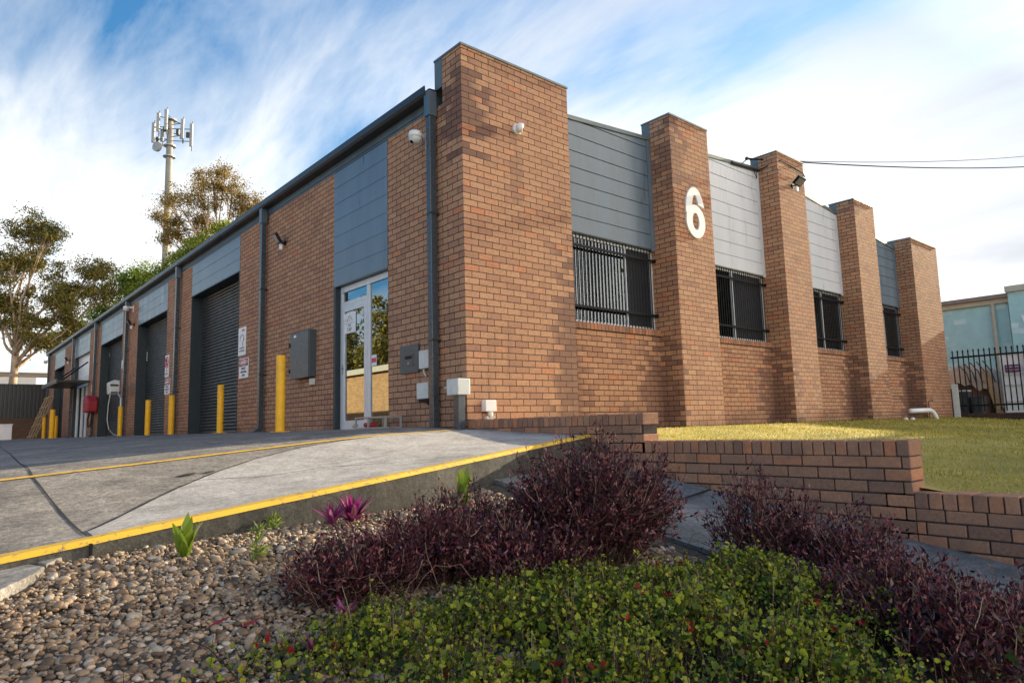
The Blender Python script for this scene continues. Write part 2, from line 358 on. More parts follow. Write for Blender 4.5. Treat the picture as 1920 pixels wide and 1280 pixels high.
def npmesh(name, verts, faces_flat, sizes, m, loc=(0, 0, 0), smooth=False, parent=None):
    me = bpy.data.meshes.new(name); me.vertices.add(len(verts)); me.vertices.foreach_set('co', np.asarray(verts, np.float32).ravel())
    me.loops.add(len(faces_flat)); me.loops.foreach_set('vertex_index', np.asarray(faces_flat, np.int32))
    me.polygons.add(len(sizes)); st = np.concatenate([[0], np.cumsum(sizes)[:-1]]).astype(np.int32)
    me.polygons.foreach_set('loop_start', st); me.polygons.foreach_set('loop_total', np.asarray(sizes, np.int32))
    if smooth: me.polygons.foreach_set('use_smooth', np.ones(len(sizes), bool))
    me.update(calc_edges=True); me.validate(); me.materials.append(m)
    ob = bpy.data.objects.new(name, me); COL.objects.link(ob); ob.location = loc
    if parent is not None: ob.parent = parent
    ORG[ob.name] = Vector(loc)
    return ob
def unit(a): return a/np.maximum(np.linalg.norm(a, axis=1, keepdims=True), 1e-9)
def leaves(c, d, L, W, fold=.25, rounded=False):         # leaf blades: base points c, directions d, lengths L, widths W
    n = len(c); d = unit(d); r = RNG.normal(size=(n, 3)); s = unit(np.cross(d, r)); u = np.cross(s, d)
    L = np.broadcast_to(L, n)[:, None]; W = np.broadcast_to(W, n)[:, None]
    if rounded:
        prof = [(0, 0, 0), (.18, .42, .1), (.55, .5, .12), (1, 0, -.05), (.55, -.5, .12), (.18, -.42, .1)]
    else:
        prof = [(0, 0, 0), (.45, .5, fold), (1, 0, 0), (.45, -.5, fold)]
    k = len(prof)
    V = np.stack([c+d*L*a+s*W*b+u*W*h for a, b, h in prof], 1).reshape(-1, 3)
    return V, np.arange(n*k), np.full(n, k)
def sticks(polys, r0, r1, n=3):                          # many thin tapering stems, polys = list of (k,3) arrays
    V = []; F = []; o = 0
    for P in polys:
        k = len(P); t = unit(np.gradient(P, axis=0)); a = np.array([.3, .9, .2]); u = unit(np.cross(t, a)); w = np.cross(t, u)
        rr = np.linspace(r0, r1, k)[:, None]
        for j in range(n): pass
        ring = np.stack([P+rr*(math.cos(2*math.pi*j/n)*u+math.sin(2*math.pi*j/n)*w) for j in range(n)], 1)
        V.append(ring.reshape(-1, 3))
        for i in range(k-1):
            for j in range(n):
                F += [o+i*n+j, o+i*n+(j+1) % n, o+(i+1)*n+(j+1) % n, o+(i+1)*n+j]
        o += k*n
    return np.concatenate(V), np.array(F), np.full(len(F)//4, 4)
def text_mesh(body, size, bold=.0, ext=.001):
    cu = bpy.data.curves.new('txt', 'FONT'); cu.body = body; cu.size = size; cu.align_x = 'CENTER'; cu.align_y = 'CENTER'; cu.extrude = ext; cu.offset = bold
    ob = bpy.data.objects.new('txt', cu); COL.objects.link(ob); bpy.context.view_layer.update()
    me = bpy.data.meshes.new_from_object(ob.evaluated_get(bpy.context.evaluated_depsgraph_get()))
    bpy.data.objects.remove(ob); bpy.data.curves.remove(cu); return me
def lettering(body, size, pos, face, m, parent, bold=0., ext=.001, wscale=1., name='lettering'):
    me = text_mesh(body, size, bold, ext); o = ORG[parent.name]; p = Vector(pos)-o
    X, N = ((Vector((0, -1, 0)), Vector((-1, 0, 0))) if face == '-x' else (Vector((1, 0, 0)), Vector((0, -1, 0))))
    for v in me.vertices: v.co = p+X*v.co.x*wscale+Vector((0, 0, v.co.y))+N*v.co.z
    me.materials.append(m) if not me.materials else me.materials.__setitem__(0, m)
    ob = bpy.data.objects.new(name, me); COL.objects.link(ob); ob.parent = parent; ORG[ob.name] = o
    return ob
# ================================================================ THE SETTING
gr = MB(); gr.add([(-400, -400, -1.55), (500, -400, -1.55), (500, 500, -1.55), (-400, 500, -1.55)], [(0, 1, 2, 3)])
struct(gr.build('ground', M['ground'], origin=(0, 0, -1.55)))
# driveway: grid warped so that its near edge follows the kerb
d = MB(); xs = [-14+.5*i for i in range(14)]+[-7+.1*i for i in range(71)]; ts = [0, .03]+[.1*i for i in range(1, 45)]+[4.5+.5*i for i in range(12)]+[11, 13, 15, 18, 21, 24, 28, 32, 40, 50]
nx = len(xs)
for t_ in ts:
    for x in xs:
        y = yk(x)+.06+t_; xx = x if x < -.01 else (.0 if y < 0 else .35)
        d.v.append((xx, y, zdrv(x, y)))
d.f = [(j*nx+i, j*nx+i+1, (j+1)*nx+i+1, (j+1)*nx+i) for j in range(len(ts)-1) for i in range(nx-1)]
struct(d.build('driveway', M['drive'], origin=(0, 0, 0), smooth=True))
def strip(name, line, w, m, dz, smooth=True, seg=.12, wv=None):     # a painted line or joint lying on the driveway
    P = []
    for a, b in zip(line[:-1], line[1:]):
        n = max(1, int(math.hypot(b[0]-a[0], b[1]-a[1])/seg)); P += [(a[0]+(b[0]-a[0])*i/n, a[1]+(b[1]-a[1])*i/n) for i in range(n)]
    P.append(line[-1]); mb = MB(); k = len(P)
    for i, (x, y) in enumerate(P):
        tx, ty = P[min(i+1, k-1)][0]-P[max(i-1, 0)][0], P[min(i+1, k-1)][1]-P[max(i-1, 0)][1]; L = math.hypot(tx, ty); nx_, ny_ = -ty/L, tx/L
        ww = w*(wv(i/k) if wv else 1)/2
        for s_ in (-1, 0, 1): mb.v.append((x+nx_*ww*s_, y+ny_*ww*s_, zdrv(x+nx_*ww*s_, y+ny_*ww*s_)+dz))
    mb.f = [(3*i+j, 3*i+j+1, 3*i+j+4, 3*i+j+3) for i in range(k-1) for j in (0, 1)]
    return struct(mb.build(name, m, origin=(0, 0, 0)))
# pale concrete apron wedge between the kerb and the curved joint
J2 = [(-4.53, -2.70), (-4.41, -2.53), (-4.09, -2.06), (-3.85, -1.75), (-3.49, -1.36), (-3.0, -.93), (-2.48, -.61), (-1.93, -.40), (-1.35, -.27), (-.79, -.24), (-.25, -.22), (-.005, -.2)]
def J2y(x):
    for (a, b), (c, e) in zip(J2[:-1], J2[1:]):
        if a <= x <= c: return b+(e-b)*(x-a)/(c-a)
    return J2[-1][1]
ap = MB(); XS = [-4.53+4.525*i/60 for i in range(61)]
for j in range(13):
    for x in XS:
        y0 = yk(x)+.05; y = y0+(max(J2y(x), y0+.002)-y0)*j/12; ap.v.append((x, y, zdrv(x, y)+.005))
ap.f = [(j*61+i, j*61+i+1, (j+1)*61+i+1, (j+1)*61+i) for j in range(12) for i in range(60)]
struct(ap.build('concrete_apron', M['apron'], origin=(0, 0, 0), smooth=True))
wv = lambda q: .7+.5*abs(math.sin(q*37))+.3*abs(math.sin(q*91))
strip('expansion_joint', J2, .017, M['joint'], .0065, wv=wv, seg=.05)
strip('expansion_joint', [(-4.55, -2.80), (-4.56, -1.67), (-4.57, -.69), (-4.5, 1.04), (-4.2, 6), (-3.84, 12.8)], .011, M['joint'], .003, wv=wv, seg=.05)
strip('line_marking', [(-9., -.85), (-4.77, -.66), (-3.67, -.55), (-2.98, -.45), (-2.13, -.33), (-1.06, -.22), (-.3, -.14)], .075, M['yellowline'], .007)
strip('line_marking', [(-6.5, 7.5), (-3.63, 6.3), (-2.77, 4.77), (-2.0, 2.6), (-1.3, 1.4)], .05, M['paleline'], .006)
for cr in ([(-3.9, -1.45), (-3.2, -1.75), (-2.7, -1.7), (-2.1, -2.0), (-1.6, -2.15)], [(-4.55, -1.2), (-5.2, -1.05), (-5.9, -1.3)], [(-2.6, -.4), (-2.9, .6), (-2.7, 1.6), (-3.1, 2.6)]):
    strip('crack', cr, .007, M['joint'], .0062, wv=wv, seg=.04)
oil = MB()
for cx, cy, a, b in ((-3.66, -1.30, .075, .035), (-3.5, -1.30, .05, .022)):
    oil.add([(cx+a*math.cos(q)*(1+.25*math.sin(5*q)), cy+b*math.sin(q)+.3*a*math.cos(q), zdrv(cx+a*math.cos(q), cy+b*math.sin(q)+.3*a*math.cos(q))+.008) for q in [i*.314 for i in range(20)]], [tuple(range(20))])
struct(oil.build('tar_patch', M['joint'], origin=(0, 0, 0)))
# kerb with painted top edge
kb = MB(); yl = MB(); KX = [-14+.2*i for i in range(71)]
for i, x in enumerate(KX):
    y, z = yk(x), zdrv(x, yk(x)+.06); jit = .004*math.sin(i*2.1)
    kb.v += [(x, y+.18, z+.001), (x, y+.0, z+.0015), (x, y-.03+jit, z-.022), (x, y-.045+jit, z-.30), (x, y-.05, z-.75)]
    yl.v += [(x, y+.085+.012*math.sin(i*1.7), z+.0075), (x, y-.002, z+.0065), (x, y-.0345+jit, z-.019)]
kb.f = [(5*i+j, 5*i+j+1, 5*i+j+6, 5*i+j+5) for i in range(70) for j in range(4)]
yl.f = [(3*i+j, 3*i+j+1, 3*i+j+4, 3*i+j+3) for i in range(70) for j in range(2)]
struct(kb.build('kerb', M['kerb'], origin=(0, 0, 0))); struct(yl.build('line_marking', M['yellowline'], origin=(0, 0, 0)))
ej = MB(); x = -4.56; ej.box(x-.006, x+.006, yk(x)-.0515, yk(x)-.02, -.75, zdrv(x, yk(x))-.012)
struct(ej.build('expansion_joint', M['joint']))
# garden bed, path by the retaining wall, lawn
bd = MB(); bxs = [-14, -11, -9, -8, -7, -6.5, -6]+[-5.75+.15*i for i in range(29)]+[-1.51]
nb = len(bxs); rows = [-.05+.0]+[-.15*i for i in range(1, 30)]+[-5, -6, -8]
for r_ in rows:
    for x in bxs:
        y = yk(x)-.04+r_ ; bd.v.append((x, y, zbed(x, y)+.012*math.sin(5*x+3*y)*math.cos(4*y-x)))
bd.f = [(j*nb+i, (j+1)*nb+i, (j+1)*nb+i+1, j*nb+i+1) for j in range(len(rows)-1) for i in range(nb-1)]
struct(bd.build('garden_bed', M['soil'], origin=(0, 0, 0), smooth=True))
pt = MB(); pt.grid([-1.52, -1.1, -.7, -.3, -.12, .02], [-14, -10, -8]+[-7+.25*i for i in range(21)], lambda x, y: zpath(y)+(.03 if x > -.2 else 0))
n0 = len(pt.v); pt.box(-1.55, -1.515, -12, -2.3, -2.6, -2.59)
for i in range(n0, n0+8):
    vx, vy, vz = pt.v[i]; pt.v[i] = (vx, vy, zpath(vy)+(.004 if vz > -2.595 else -.25))
struct(pt.build('footpath', M['path'], origin=(0, 0, 0)))
pj = MB()
for yj in (-3.62, -5.05, -6.6):
    a, b = (-1.51, yj-.14), (-.02, yj+.12); pj.add([(a[0], a[1]-.014, zpath(a[1]-.014)+.004), (b[0], b[1]-.014, zpath(b[1]-.014)+.034), (b[0], b[1]+.014, zpath(b[1]+.014)+.034), (a[0], a[1]+.014, zpath(a[1]+.014)+.004)], [(0, 1, 2, 3)])
struct(pj.build('expansion_joint', M['joint'], origin=(0, 0, 0)))
lw = MB(); lw.grid([.12, .24, .4, .6, 1, 1.5, 2, 3, 4, 6, 8, 10, 13, 16, 19, 24], [-16, -12, -9, -7, -6, -5.5, -5, -4.5, -4, -3.5, -3, -2.5, -2, -1.5, -1, -.5, 0, .7], lambda x, y: zlawn(x, y)+.015*math.sin(1.7*x+y)*min(1, max(0, -y)))
struct(lw.build('lawn', M['lawn'], origin=(0, 0, 0), smooth=True))
# broken slab of old path at the left
def slab(poly, z, th, name):
    mb = MB(); n = len(poly)
    zk = lambda x, y: min(z, zdrv(x, yk(x)+.06)-.045)+.05*(y+3)*.4
    mb.v = [(x, y, zk(x, y)) for x, y in poly]+[(x+.01, y-.015, zk(x, y)-th) for x, y in poly]
    mb.f = [tuple(range(n)), tuple(range(2*n-1, n-1, -1))]+[(i, n+i, n+(i+1) % n, (i+1) % n) for i in range(n)]
    return mb.build(name, M['slab'], bevel=.006)
s1 = slab([(-5.03, -3.66), (-4.965, -3.52), (-4.90, -3.42), (-4.855, -3.36), (-4.80, -3.27), (-4.765, -3.17), (-4.79, -3.09), (-4.815, -3.03), (-4.84, -2.95), (-6.6, -3.28), (-6.7, -4.3), (-5.6, -4.1)], -.498, .12, 'concrete_slab')
tag(s1, 'large broken concrete path slab below the yellow kerb at the left edge', 'slab')
s2 = slab([(-4.755, -3.13), (-4.735, -3.10), (-4.66, -2.99), (-4.56, -2.87), (-4.55, -2.80), (-4.81, -2.92), (-4.80, -2.98), (-4.77, -3.05)], -.494, .11, 'concrete_slab')
tag(s2, 'small triangular broken concrete slab wedged between the kerb joint and the pebbles', 'slab')

# ================================================================ THE BRICK BUILDING
H0 = 4.52                                               # top of the brick piers of the long side
B = empty('brick_building', (0, 0, 0), 'long brown brick industrial unit with five tall brick pillars and slate roller doors', 'building')
wall = MB()
piers = [(.44, 1.935), (3.74, 8.42), (12.06, 14.45), (18.05, 20.35), (24.25, 26.7), (30.4, 33.5), (36.85, 39.1)]
for a, b in piers: wall.box(0, .28, a, b, -.35, H0)
wall.box(.285, 18.05, 39.0, 39.1, -.35, 4.6)
wall.box(17.8, 18.05, .62, 38.995, -.35, 4.6)
PX = [(0, 2.03, 5.195), (4.655, 5.845, 5.545), (8.515, 9.705, 5.81), (12.32, 13.51, 5.505), (16.02, 18.05, 5.095)]
BAYS = [(2.03, 4.655), (5.845, 8.515), (9.705, 12.32), (13.51, 16.02)]
for a, b in BAYS: wall.box(a, b, .46, .70, -.35, 1.55)
for i, (a, b, zt) in enumerate(PX): wall.box(a if i else .285, b, .4402, .70, -.35, zt-1.21 if i else zt-.43)
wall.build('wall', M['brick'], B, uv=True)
for i, (a, b, zt) in enumerate(PX):
    mb = MB(); mb.box(a, b, 0, .44 if i else .4395, -.35, zt)
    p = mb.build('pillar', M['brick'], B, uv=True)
    mb = MB(); mb.box(a-.012, b+.012, -.014, .63, zt+.001, zt+.032); mb.box(a-.004, b+.004, .442, .62, zt-.42 if i == 0 else zt-1.2, zt-.001)
    mb.build('cap_flashing', M['cap'], p)
def gz(x): return 5.63-.083*(9.0-x) if x < 9 else 5.61-.1*(x-9.)
for i, (a, b) in enumerate(BAYS):                        # horizontal boarding over each window, each board its own lap
    mb = MB(); z = 3.13; zs = [3.13, 3.40]+[3.40+.275*k for k in range(1, 12)]
    mt = M['panel'] if i in (0, 3) else M['panel_glare']
    for k in range(len(zs)-1):
        z0, z1 = zs[k]+.009, zs[k+1]-.009
        if z0 > max(gz(a), gz(b))-.08: break
        ga, gb = gz(a)-.07, gz(b)-.07; ln = lambda x: ga+(gb-ga)*(x-a)/(b-a); R4 = [(a, z0), (b, z0), (b, z1), (a, z1)]; pts = []
        for i4 in range(4):                              # the sloping top cuts the upper boards
            A4, B4 = R4[i4], R4[(i4+1) % 4]; da, db = A4[1]-ln(A4[0]), B4[1]-ln(B4[0])
            if da <= 0: pts.append(A4)
            if (da <= 0) != (db <= 0): f4 = da/(da-db); pts.append((A4[0]+(B4[0]-A4[0])*f4, A4[1]+(B4[1]-A4[1])*f4))
        if len(pts) > 2: mb.prism(pts, 'y', .46, .49)
    mb.prism([(a, 3.13), (b, 3.13), (b, gz(b)-.075), (a, gz(a)-.075)], 'y', .475, .52)
    pn = mb.build('cladding_panel', mt, B)
    mb = MB(); mb.prism([(a, gz(a)-.07), (b, gz(b)-.07), (b, gz(b)), (a, gz(a))], 'y', .435, .62); mb.build('cap_flashing', M['cap'], pn)
    mb = MB(); mb.box(b-.11, b-.004, .447, .4595, 3.10, gz(b)-.075); mb.build('corner_trim', mt, pn)
    # window
    z0, z1 = 1.672, 3.125
    mb = MB(); w = .045
    mb.box(a, b, .545, .60, z0, z0+w); mb.box(a, b, .545, .60, z1-w, z1); mb.box(a, a+w, .545, .60, z0+w, z1-w); mb.box(b-w, b, .545, .60, z0+w, z1-w)
    fx = a+(b-a)*(.72, .54, .6, .6)[i]
    mb.box(fx-.025, fx+.025, .54, .595, z0+w, z1-w)
    if i >= 2: mb.box(a+.5-.02, a+.5+.02, .55, .59, z0+w, z1-w)
    W_ = mb.build('window', M['alu'], B)
    mb = MB(); mb.box(a+w, fx-.025, .566, .57, z0+w, z1-w); mb.build('pane', M['glass' if i < 2 else 'glass_dim'], W_)
    mb = MB(); mb.box(fx+.025, b-w, .580, .584, z0+w, z1-w); mb.build('insect_screen' if i < 2 else 'pane', M['screen' if i < 2 else 'glass_dim'], W_)
    bl = MB()
    x0, x1 = (a+.05, fx-.03) if i == 0 else (a+.05, a+(b-a)*.53) if i == 1 else (b-.5, b-.1) if i == 2 else (a+.1, b-.3)
    x = x0
    while x < x1:
        bl.obox((x+.045, .66, (z0+z1)/2), (1, .32, 0), (-.32, 1, 0), (0, 0, 1), .046, .001, (z1-z0)/2-.06); x += .088 if i < 3 else .21
    if i == 3: bl.build('vertical_blind', M['blind'], W_)
    mb = MB(); mb.box(a-.0+.004, b-.004, .70, 3.2, 1.2, 1.25); mb.box(a+.004, b-.004, 3.2, 3.25, 1.2, 3.6); mb.build('interior_wall', M['interior'], W_)
    g = MB(); gx0 = a+.03
    n = int((b-a-.06)/.083)
    for k in range(n+1): g.tube([(gx0+k*.083, .503, z0-.005), (gx0+k*.083, .503, z1+.01)], .0098, 6)
    for zr in (1.93, 2.93):
        g.box(a+.004, b-.004, .470, .494, zr-.02, zr+.02); g.lathe((b-.02, .482, zr), [(.03, -.03), (.035, 0), (.03, .03)], 10, (0, 1, 0))
    g.build('security_grille', M['black'], W_)
    sl = MB(); k = int((b-a)/.0865); sw = (b-a)/k
    for q in range(k): sl.box(a+q*sw+.005, a+(q+1)*sw-.005, .425, .66, 1.56, 1.665)
    so = sl.build('sill', M['brick_unit'], W_, bevel=.004)
    mo = MB(); mo.box(a+.001, b-.001, .435, .655, 1.553, 1.655); mo.build('mortar', M['mortar'], so)
# long side: fascia, gutter, roof
mb = MB(); mb.box(-.02, .26, .64, 39.12, 4.555, 4.72); mb.box(-.006, .25, .64, 39.1, 4.52, 4.556); mb.build('fascia', M['fascia'], B)
gt = MB(); gt.prism([(-.02, 4.665), (-.16, 4.665), (-.185, 4.70), (-.185, 4.80), (-.17, 4.815), (-.16, 4.80), (-.155, 4.70), (-.03, 4.69), (-.02, 4.80)], 'y', .63, 39.2)
gt.build('gutter', M['dark'], B)
rf = MB(); rf.add([(-.1, .62, 4.79), (9, .62, 5.5), (18.1, .62, 4.7), (-.1, 39.2, 4.79), (9, 39.2, 5.5), (18.1, 39.2, 4.7)], [(0, 1, 4, 3), (1, 2, 5, 4)]); rf.build('roof', M['galv'], B)
op = [(8.42, 12.06), (14.45, 18.05), (20.35, 24.25), (33.5, 36.85)]
def boards(a, b, z0, z1, n, x=-.006):
    mb = MB(); h = (z1-z0)/n
    for k in range(n): mb.box(x, .05, a+.004, b-.004, z0+k*h+.009, z0+(k+1)*h-.009)
    mb.box(.0, .24, a+.002, b-.002, z0+.004, z1-.002)
    return mb.build('cladding_panel', M['panel'], B)
boards(1.935, 3.74, 2.48, 4.515, 7)
for a, b in op: boards(a, b, 3.68, 4.515, 3)
boards(26.7, 30.4, 3.70, 4.515, 3)
for a, b in op:
    rd = MB(); prof = []; z = -.02
    while z < 3.72:
        prof += [(.30, z), (.275, z+.016), (.268, z+.04), (.275, z+.064), (.30, z+.076)]; z += .08
    n = len(prof)
    rd.v = [(x, a+.05, z) for x, z in prof]+[(x, b-.05, z) for x, z in prof]; rd.f = [(i, i+1, n+i+1, n+i) for i in range(n-1)]
    R_ = rd.build('roller_door', M['roller'], B)
    jb = MB(); jb.box(-.008, .285, b-.03, b-.001, -.05, 3.68); jb.box(-.008, .285, a+.001, a+.03, -.05, 3.68); jb.box(-.004, .285, a+.031, b-.031, 3.665, 3.682)
    jb.build('door_frame', M['jamb'], R_)
    bb = MB(); bb.box(.262, .30, a+.05, b-.05, .03, .10); bb.build('bottom_rail', M['dark'], R_)
# front office door
E = MB(); X0, X1 = .085, .135; za, zb_ = .04, 2.475
E.box(X0, X1, 1.94, 3.66, zb_-.10, zb_); E.box(X0, X1, 3.59, 3.66, za, zb_-.101); E.box(X0, X1, 1.94, 1.985, za, zb_-.101); E.box(X0, X1, 2.66, 2.75, za, zb_-.101)
E.box(X0+.002, X1, 1.986, 2.659, za, za+.05); E.box(X0+.002, X1, 2.751, 3.589, 2.14, 2.21)
D_ = E.build('entrance_door', M['alu'], B, bevel=.004)
L_ = MB(); L_.box(.075, .125, 3.515, 3.588, za+.02, 2.138); L_.box(.075, .125, 2.752, 2.825, za+.02, 2.138); L_.box(.076, .125, 2.826, 3.514, za+.02, za+.17); L_.box(.076, .125, 2.826, 3.514, 2.03, 2.137)
lf = L_.build('door_leaf', M['alu'], D_, bevel=.003)
P_ = MB(); P_.box(.10, .106, 2.826, 3.514, za+.171, 2.029); P_.box(.11, .116, 1.986, 2.659, za+.051, zb_-.102); P_.box(.11, .116, 2.751, 3.589, 2.211, zb_-.102); P_.build('pane', M['door_glass'], D_)
h = MB(); h.tube([(.075, 3.55, 1.08), (.03, 3.55, 1.08), (.03, 3.44, 1.08)], .011, 8); h.box(.068, .075, 3.535, 3.565, .98, 1.15); h.build('handle', M['galv'], D_)
jb = MB(); jb.box(-.008, .29, 3.665, 3.738, -.02, 2.475); jb.build('door_frame', M['jamb'], D_)
dk = MB(); dk.box(.9, .95, 1.2, 4.6, -.1, 3.); dk.box(.29, .9, 1.2, 1.25, -.1, 3.); dk.box(.29, .9, 4.55, 4.6, -.1, 3.); dk.build('interior_wall', M['interior'], D_)
# second office entry under a small awning
E = MB(); E.box(.12, .2, 26.72, 30.3, 2.3, 2.75); E.box(.12, .2, 26.72, 30.3, 3.62, 3.69)
for y in (26.75, 27.9, 28.9, 30.2): E.box(.10, .2, y, y+.05, -.05, 2.3)
E2 = E.build('entrance_door', M['alu'], B)
P_ = MB(); P_.box(.15, .156, 26.8, 30.2, 0, 2.3); P_.build('pane', M['door_glass'], E2)
P_ = MB(); P_.box(.14, .16, 26.72, 30.3, 2.751, 3.62); P_.build('transom_panel', M['white'], E2)
jb = MB(); jb.box(-.008, .29, 30.3, 30.398, -.05, 3.69); jb.build('door_frame', M['jamb'], E2)
jb = MB(); jb.box(.9, .95, 26, 31, -.1, 3.6); jb.build('interior_wall', M['interior'], E2)
aw = MB(); aw.box(-1.15, -.01, 26.3, 30.9, 2.34, 2.42); aw.box(-1.2, -1.151, 26.25, 30.95, 2.28, 2.45)
A_ = aw.build('awning', M['dark'], B)
for y in (26.9, 30.3): MB().tube([(-.95, y, 2.42), (-.02, y, 3.25)], .03, 8).build('stay_rod', M['black'], A_)
# downpipes with rain heads
def pipe(y, first=False, zt=4.66, kick=True):
    x0, x1 = -.145, -.045; z0 = .02
    mb = MB(); mb.box(x0, x1, y-.05, y+.05, z0+(.12 if kick else 0), zt-.1)
    p = mb.build('downpipe', M['pipe'], B, bevel=.008)
    mb = MB(); mb.box(x0-.015, x1+.01, y-.065, y+.065, zt-.30, zt+.06); mb.build('rain_head', M['fascia'], p)
    if kick:
        mb = MB(); mb.prism([(x0+.001, z0+.14), (x1, z0+.14), (x1-.03, z0+.02), (x0-.08, z0-.02), (x0-.09, z0+.05)], 'y', y-.049, y+.049); mb.build('pipe_shoe', M['pipe'], p)
    mb = MB()
    for z in (1.2, 2.95): mb = MB(); mb.box(x0-.004, -.001, y-.054, y+.054, z, z+.03); mb.build('pipe_bracket', M['dark'], p)
for y, k in ((.60, False), (6.80, True), (13.08, True), (19.3, False), (24.9, True), (30.38, True), (38.6, False)): pipe(y, kick=k)

# ================================================================ NUMBER, LIGHTS, CAMERAS, SIGNS
def number_six(cx, cz, h):
    t = empty('house_number', (cx, 0, cz-h/2), 'large white number 6 on the second brick pillar', 'sign'); o = ORG[t.name]
    w = h*.60; st_ = h*.185                              # outline: bowl with counter, curling stem
    def arc(cx_, cz_, rx, rz, a0, a1, n): return [(cx_+rx*math.cos(math.radians(a0+(a1-a0)*i/n)), cz_+rz*math.sin(math.radians(a0+(a1-a0)*i/n))) for i in range(n+1)]
    by = cz-h/2+h*.325; rx, rz = w/2, h*.325
    mb = MB()
    def band(outer, inner, f=-.035):
        n = len(outer); vs = [(x, f, z) for x, z in outer]+[(x, f, z) for x, z in inner]+[(x, -.004-.035-f, z) for x, z in outer]+[(x, -.004-.035-f, z) for x, z in inner]
        fs = []
        for i in range(n-1): fs += [(i, i+1, n+i+1, n+i), (2*n+i, 3*n+i, 3*n+i+1, 2*n+i+1), (i, 2*n+i, 2*n+i+1, i+1), (n+i, n+i+1, 3*n+i+1, 3*n+i)]
        fs += [(0, n, 3*n, 2*n), (n-1, 3*n-1, 4*n-1, 2*n-1)]
        mb.add(vs, fs)
    ro, ri = arc(cx, by, rx, rz, 0, 360, 56), arc(cx, by, rx-st_*1.02, rz-st_*.86, 0, 360, 56)
    band(ro, ri)
    # spine: quarter of a tall ellipse rising on the left, closing over the top to the terminal
    so = arc(cx, cz+h*.02, rx, h*.48, 188, 14, 46); si = arc(cx+.004, cz+h*.02, rx-st_*1.02, h*.48-st_*.84, 188, 26, 46)
    band(so, si, -.0365)
    return mb.build('numeral', M['white'], t)
number_six(5.262, 3.825, .96)
def dome_camera(loc, label, arm):                        # white turret camera; arm = wall bracket direction
    t = empty('security_camera', loc, label, 'camera', 'security cameras on the brick walls'); o = Vector(loc); a = Vector(arm).normalized()
    mb = MB(); side = a.cross(Vector((0, 0, 1)))
    mb.obox(o, a, side, (0, 0, 1), .012, .06, .11); mb.obox(o-a*.10+Vector((0, 0, .045)), a, side, (0, 0, 1), .10, .03, .03); mb.build('bracket', M['white'], t, bevel=.006)
    mb = MB(); c = o-a*.22+Vector((0, 0, .02)); mb.lathe(c, [(.02, .06), (.085, .055), (.095, .02), (.095, -.03)], 22)
    hs = mb.build('housing', M['white'], t, smooth=True)
    mb = MB(); mb.lathe(c, [(.09, -.03), (.088, -.06), (.07, -.095), (.04, -.118), (0, -.125)], 22); mb.build('dome', M['offwhite'], hs, smooth=True)
    mb = MB(); mb.lathe(c-a*.05+Vector((0, 0, -.09)), [(.026, -.01), (.026, .02)], 12, -a-Vector((0, 0, 1))); mb.build('lens', M['lens'], hs)
    return t
dome_camera((-.0, .76, 4.1), 'white dome security camera on a bracket beside the nearest downpipe', (1, 0, 0)).location.y = .80
dome_camera((-.0, 18.85, 4.35), 'white bracket security camera high on the brick pier between the second and third roller doors', (1, 0, 0))
dome_camera((-.0, 38.95, 4.3), 'tiny white security camera at the far end of the building under the gutter', (1, 0, 0))
def eyeball(loc, label):
    t = empty('security_camera', loc, label, 'camera', 'security cameras on the brick walls'); o = Vector(loc)
    mb = MB(); mb.lathe(o, [(.075, .001), (.075, .03), (.055, .045)], 24, (0, -1, 0)); b = mb.build('base', M['white'], t, smooth=False)
    dr = Vector((.75, -.6, -.25)).normalized(); mb = MB(); c = o+Vector((.0, -.075, .005))
    mb.lathe(c-dr*.055, [(0, 0), (.04, .006), (.062, .03), (.07, .06), (.066, .09), (.05, .108)], 24, dr); hb = mb.build('housing', M['white'], t, smooth=True)
    mb = MB(); mb.lathe(c-dr*.055, [(.046, .1085), (.044, .114), (.02, .117)], 20, dr); mb.build('lens', M['lens'], hb)
eyeball((.965, -.001, 4.245), 'white eyeball security camera on the front of the tall corner pillar')
def flood(loc, label, n, down=.5):                        # floodlight with a motion sensor under it; n = outward wall normal
    t = empty('floodlight', loc, label, 'light', 'floodlights on the brick walls'); o = Vector(loc); n = Vector(n); s = n.cross(Vector((0, 0, 1)))
    mb = MB(); mb.lathe(o, [(.05, 0), (.05, .03)], 14, n); mb.tube([o+n*.02, o+n*.10, o+n*.12+Vector((0, 0, .05))], .014, 8); mb.build('bracket', M['black'], t)
    f = (n*.8-Vector((0, 0, 1))*down+s*.2).normalized(); u = f.cross(s).normalized(); s2 = u.cross(f)
    c = o+n*.17+Vector((0, 0, .07)); mb = MB(); mb.obox(c, s2, u, f, .13, .10, .028)
    for k in range(5): mb.obox(c-f*.038, s2, u, f, .004+0*k, .08, .012); 
    h_ = mb.build('housing', M['black'], t, bevel=.008)
    mb = MB(); mb.obox(c+f*.03, s2, u, f, .105, .078, .003); mb.build('lamp_glass', M['galv'], h_)
    mb = MB(); q = o+n*.09+Vector((0, 0, -.10)); mb.lathe(q, [(.028, .06), (.036, .045), (.036, -.035), (.03, -.055), (.012, -.06)], 16); mb.build('motion_sensor', M['white'], t, smooth=True)
    return t
flood((0, 5.86, 3.75), 'black floodlight with white motion sensor on the wide brick pier above the grey meter cabinet', (-1, 0, 0))
flood((0, 18.6, 3.78), 'black floodlight under the bracket camera between the second and third roller doors', (-1, 0, 0))
flood((0, 31.9, 3.75), 'small black floodlight on the brick pier beyond the awning', (-1, 0, 0))
flood((9.12, 0, 5.16), 'black floodlight with white sensor near the top of the middle front pillar', (0, -1, 0), 1.0)
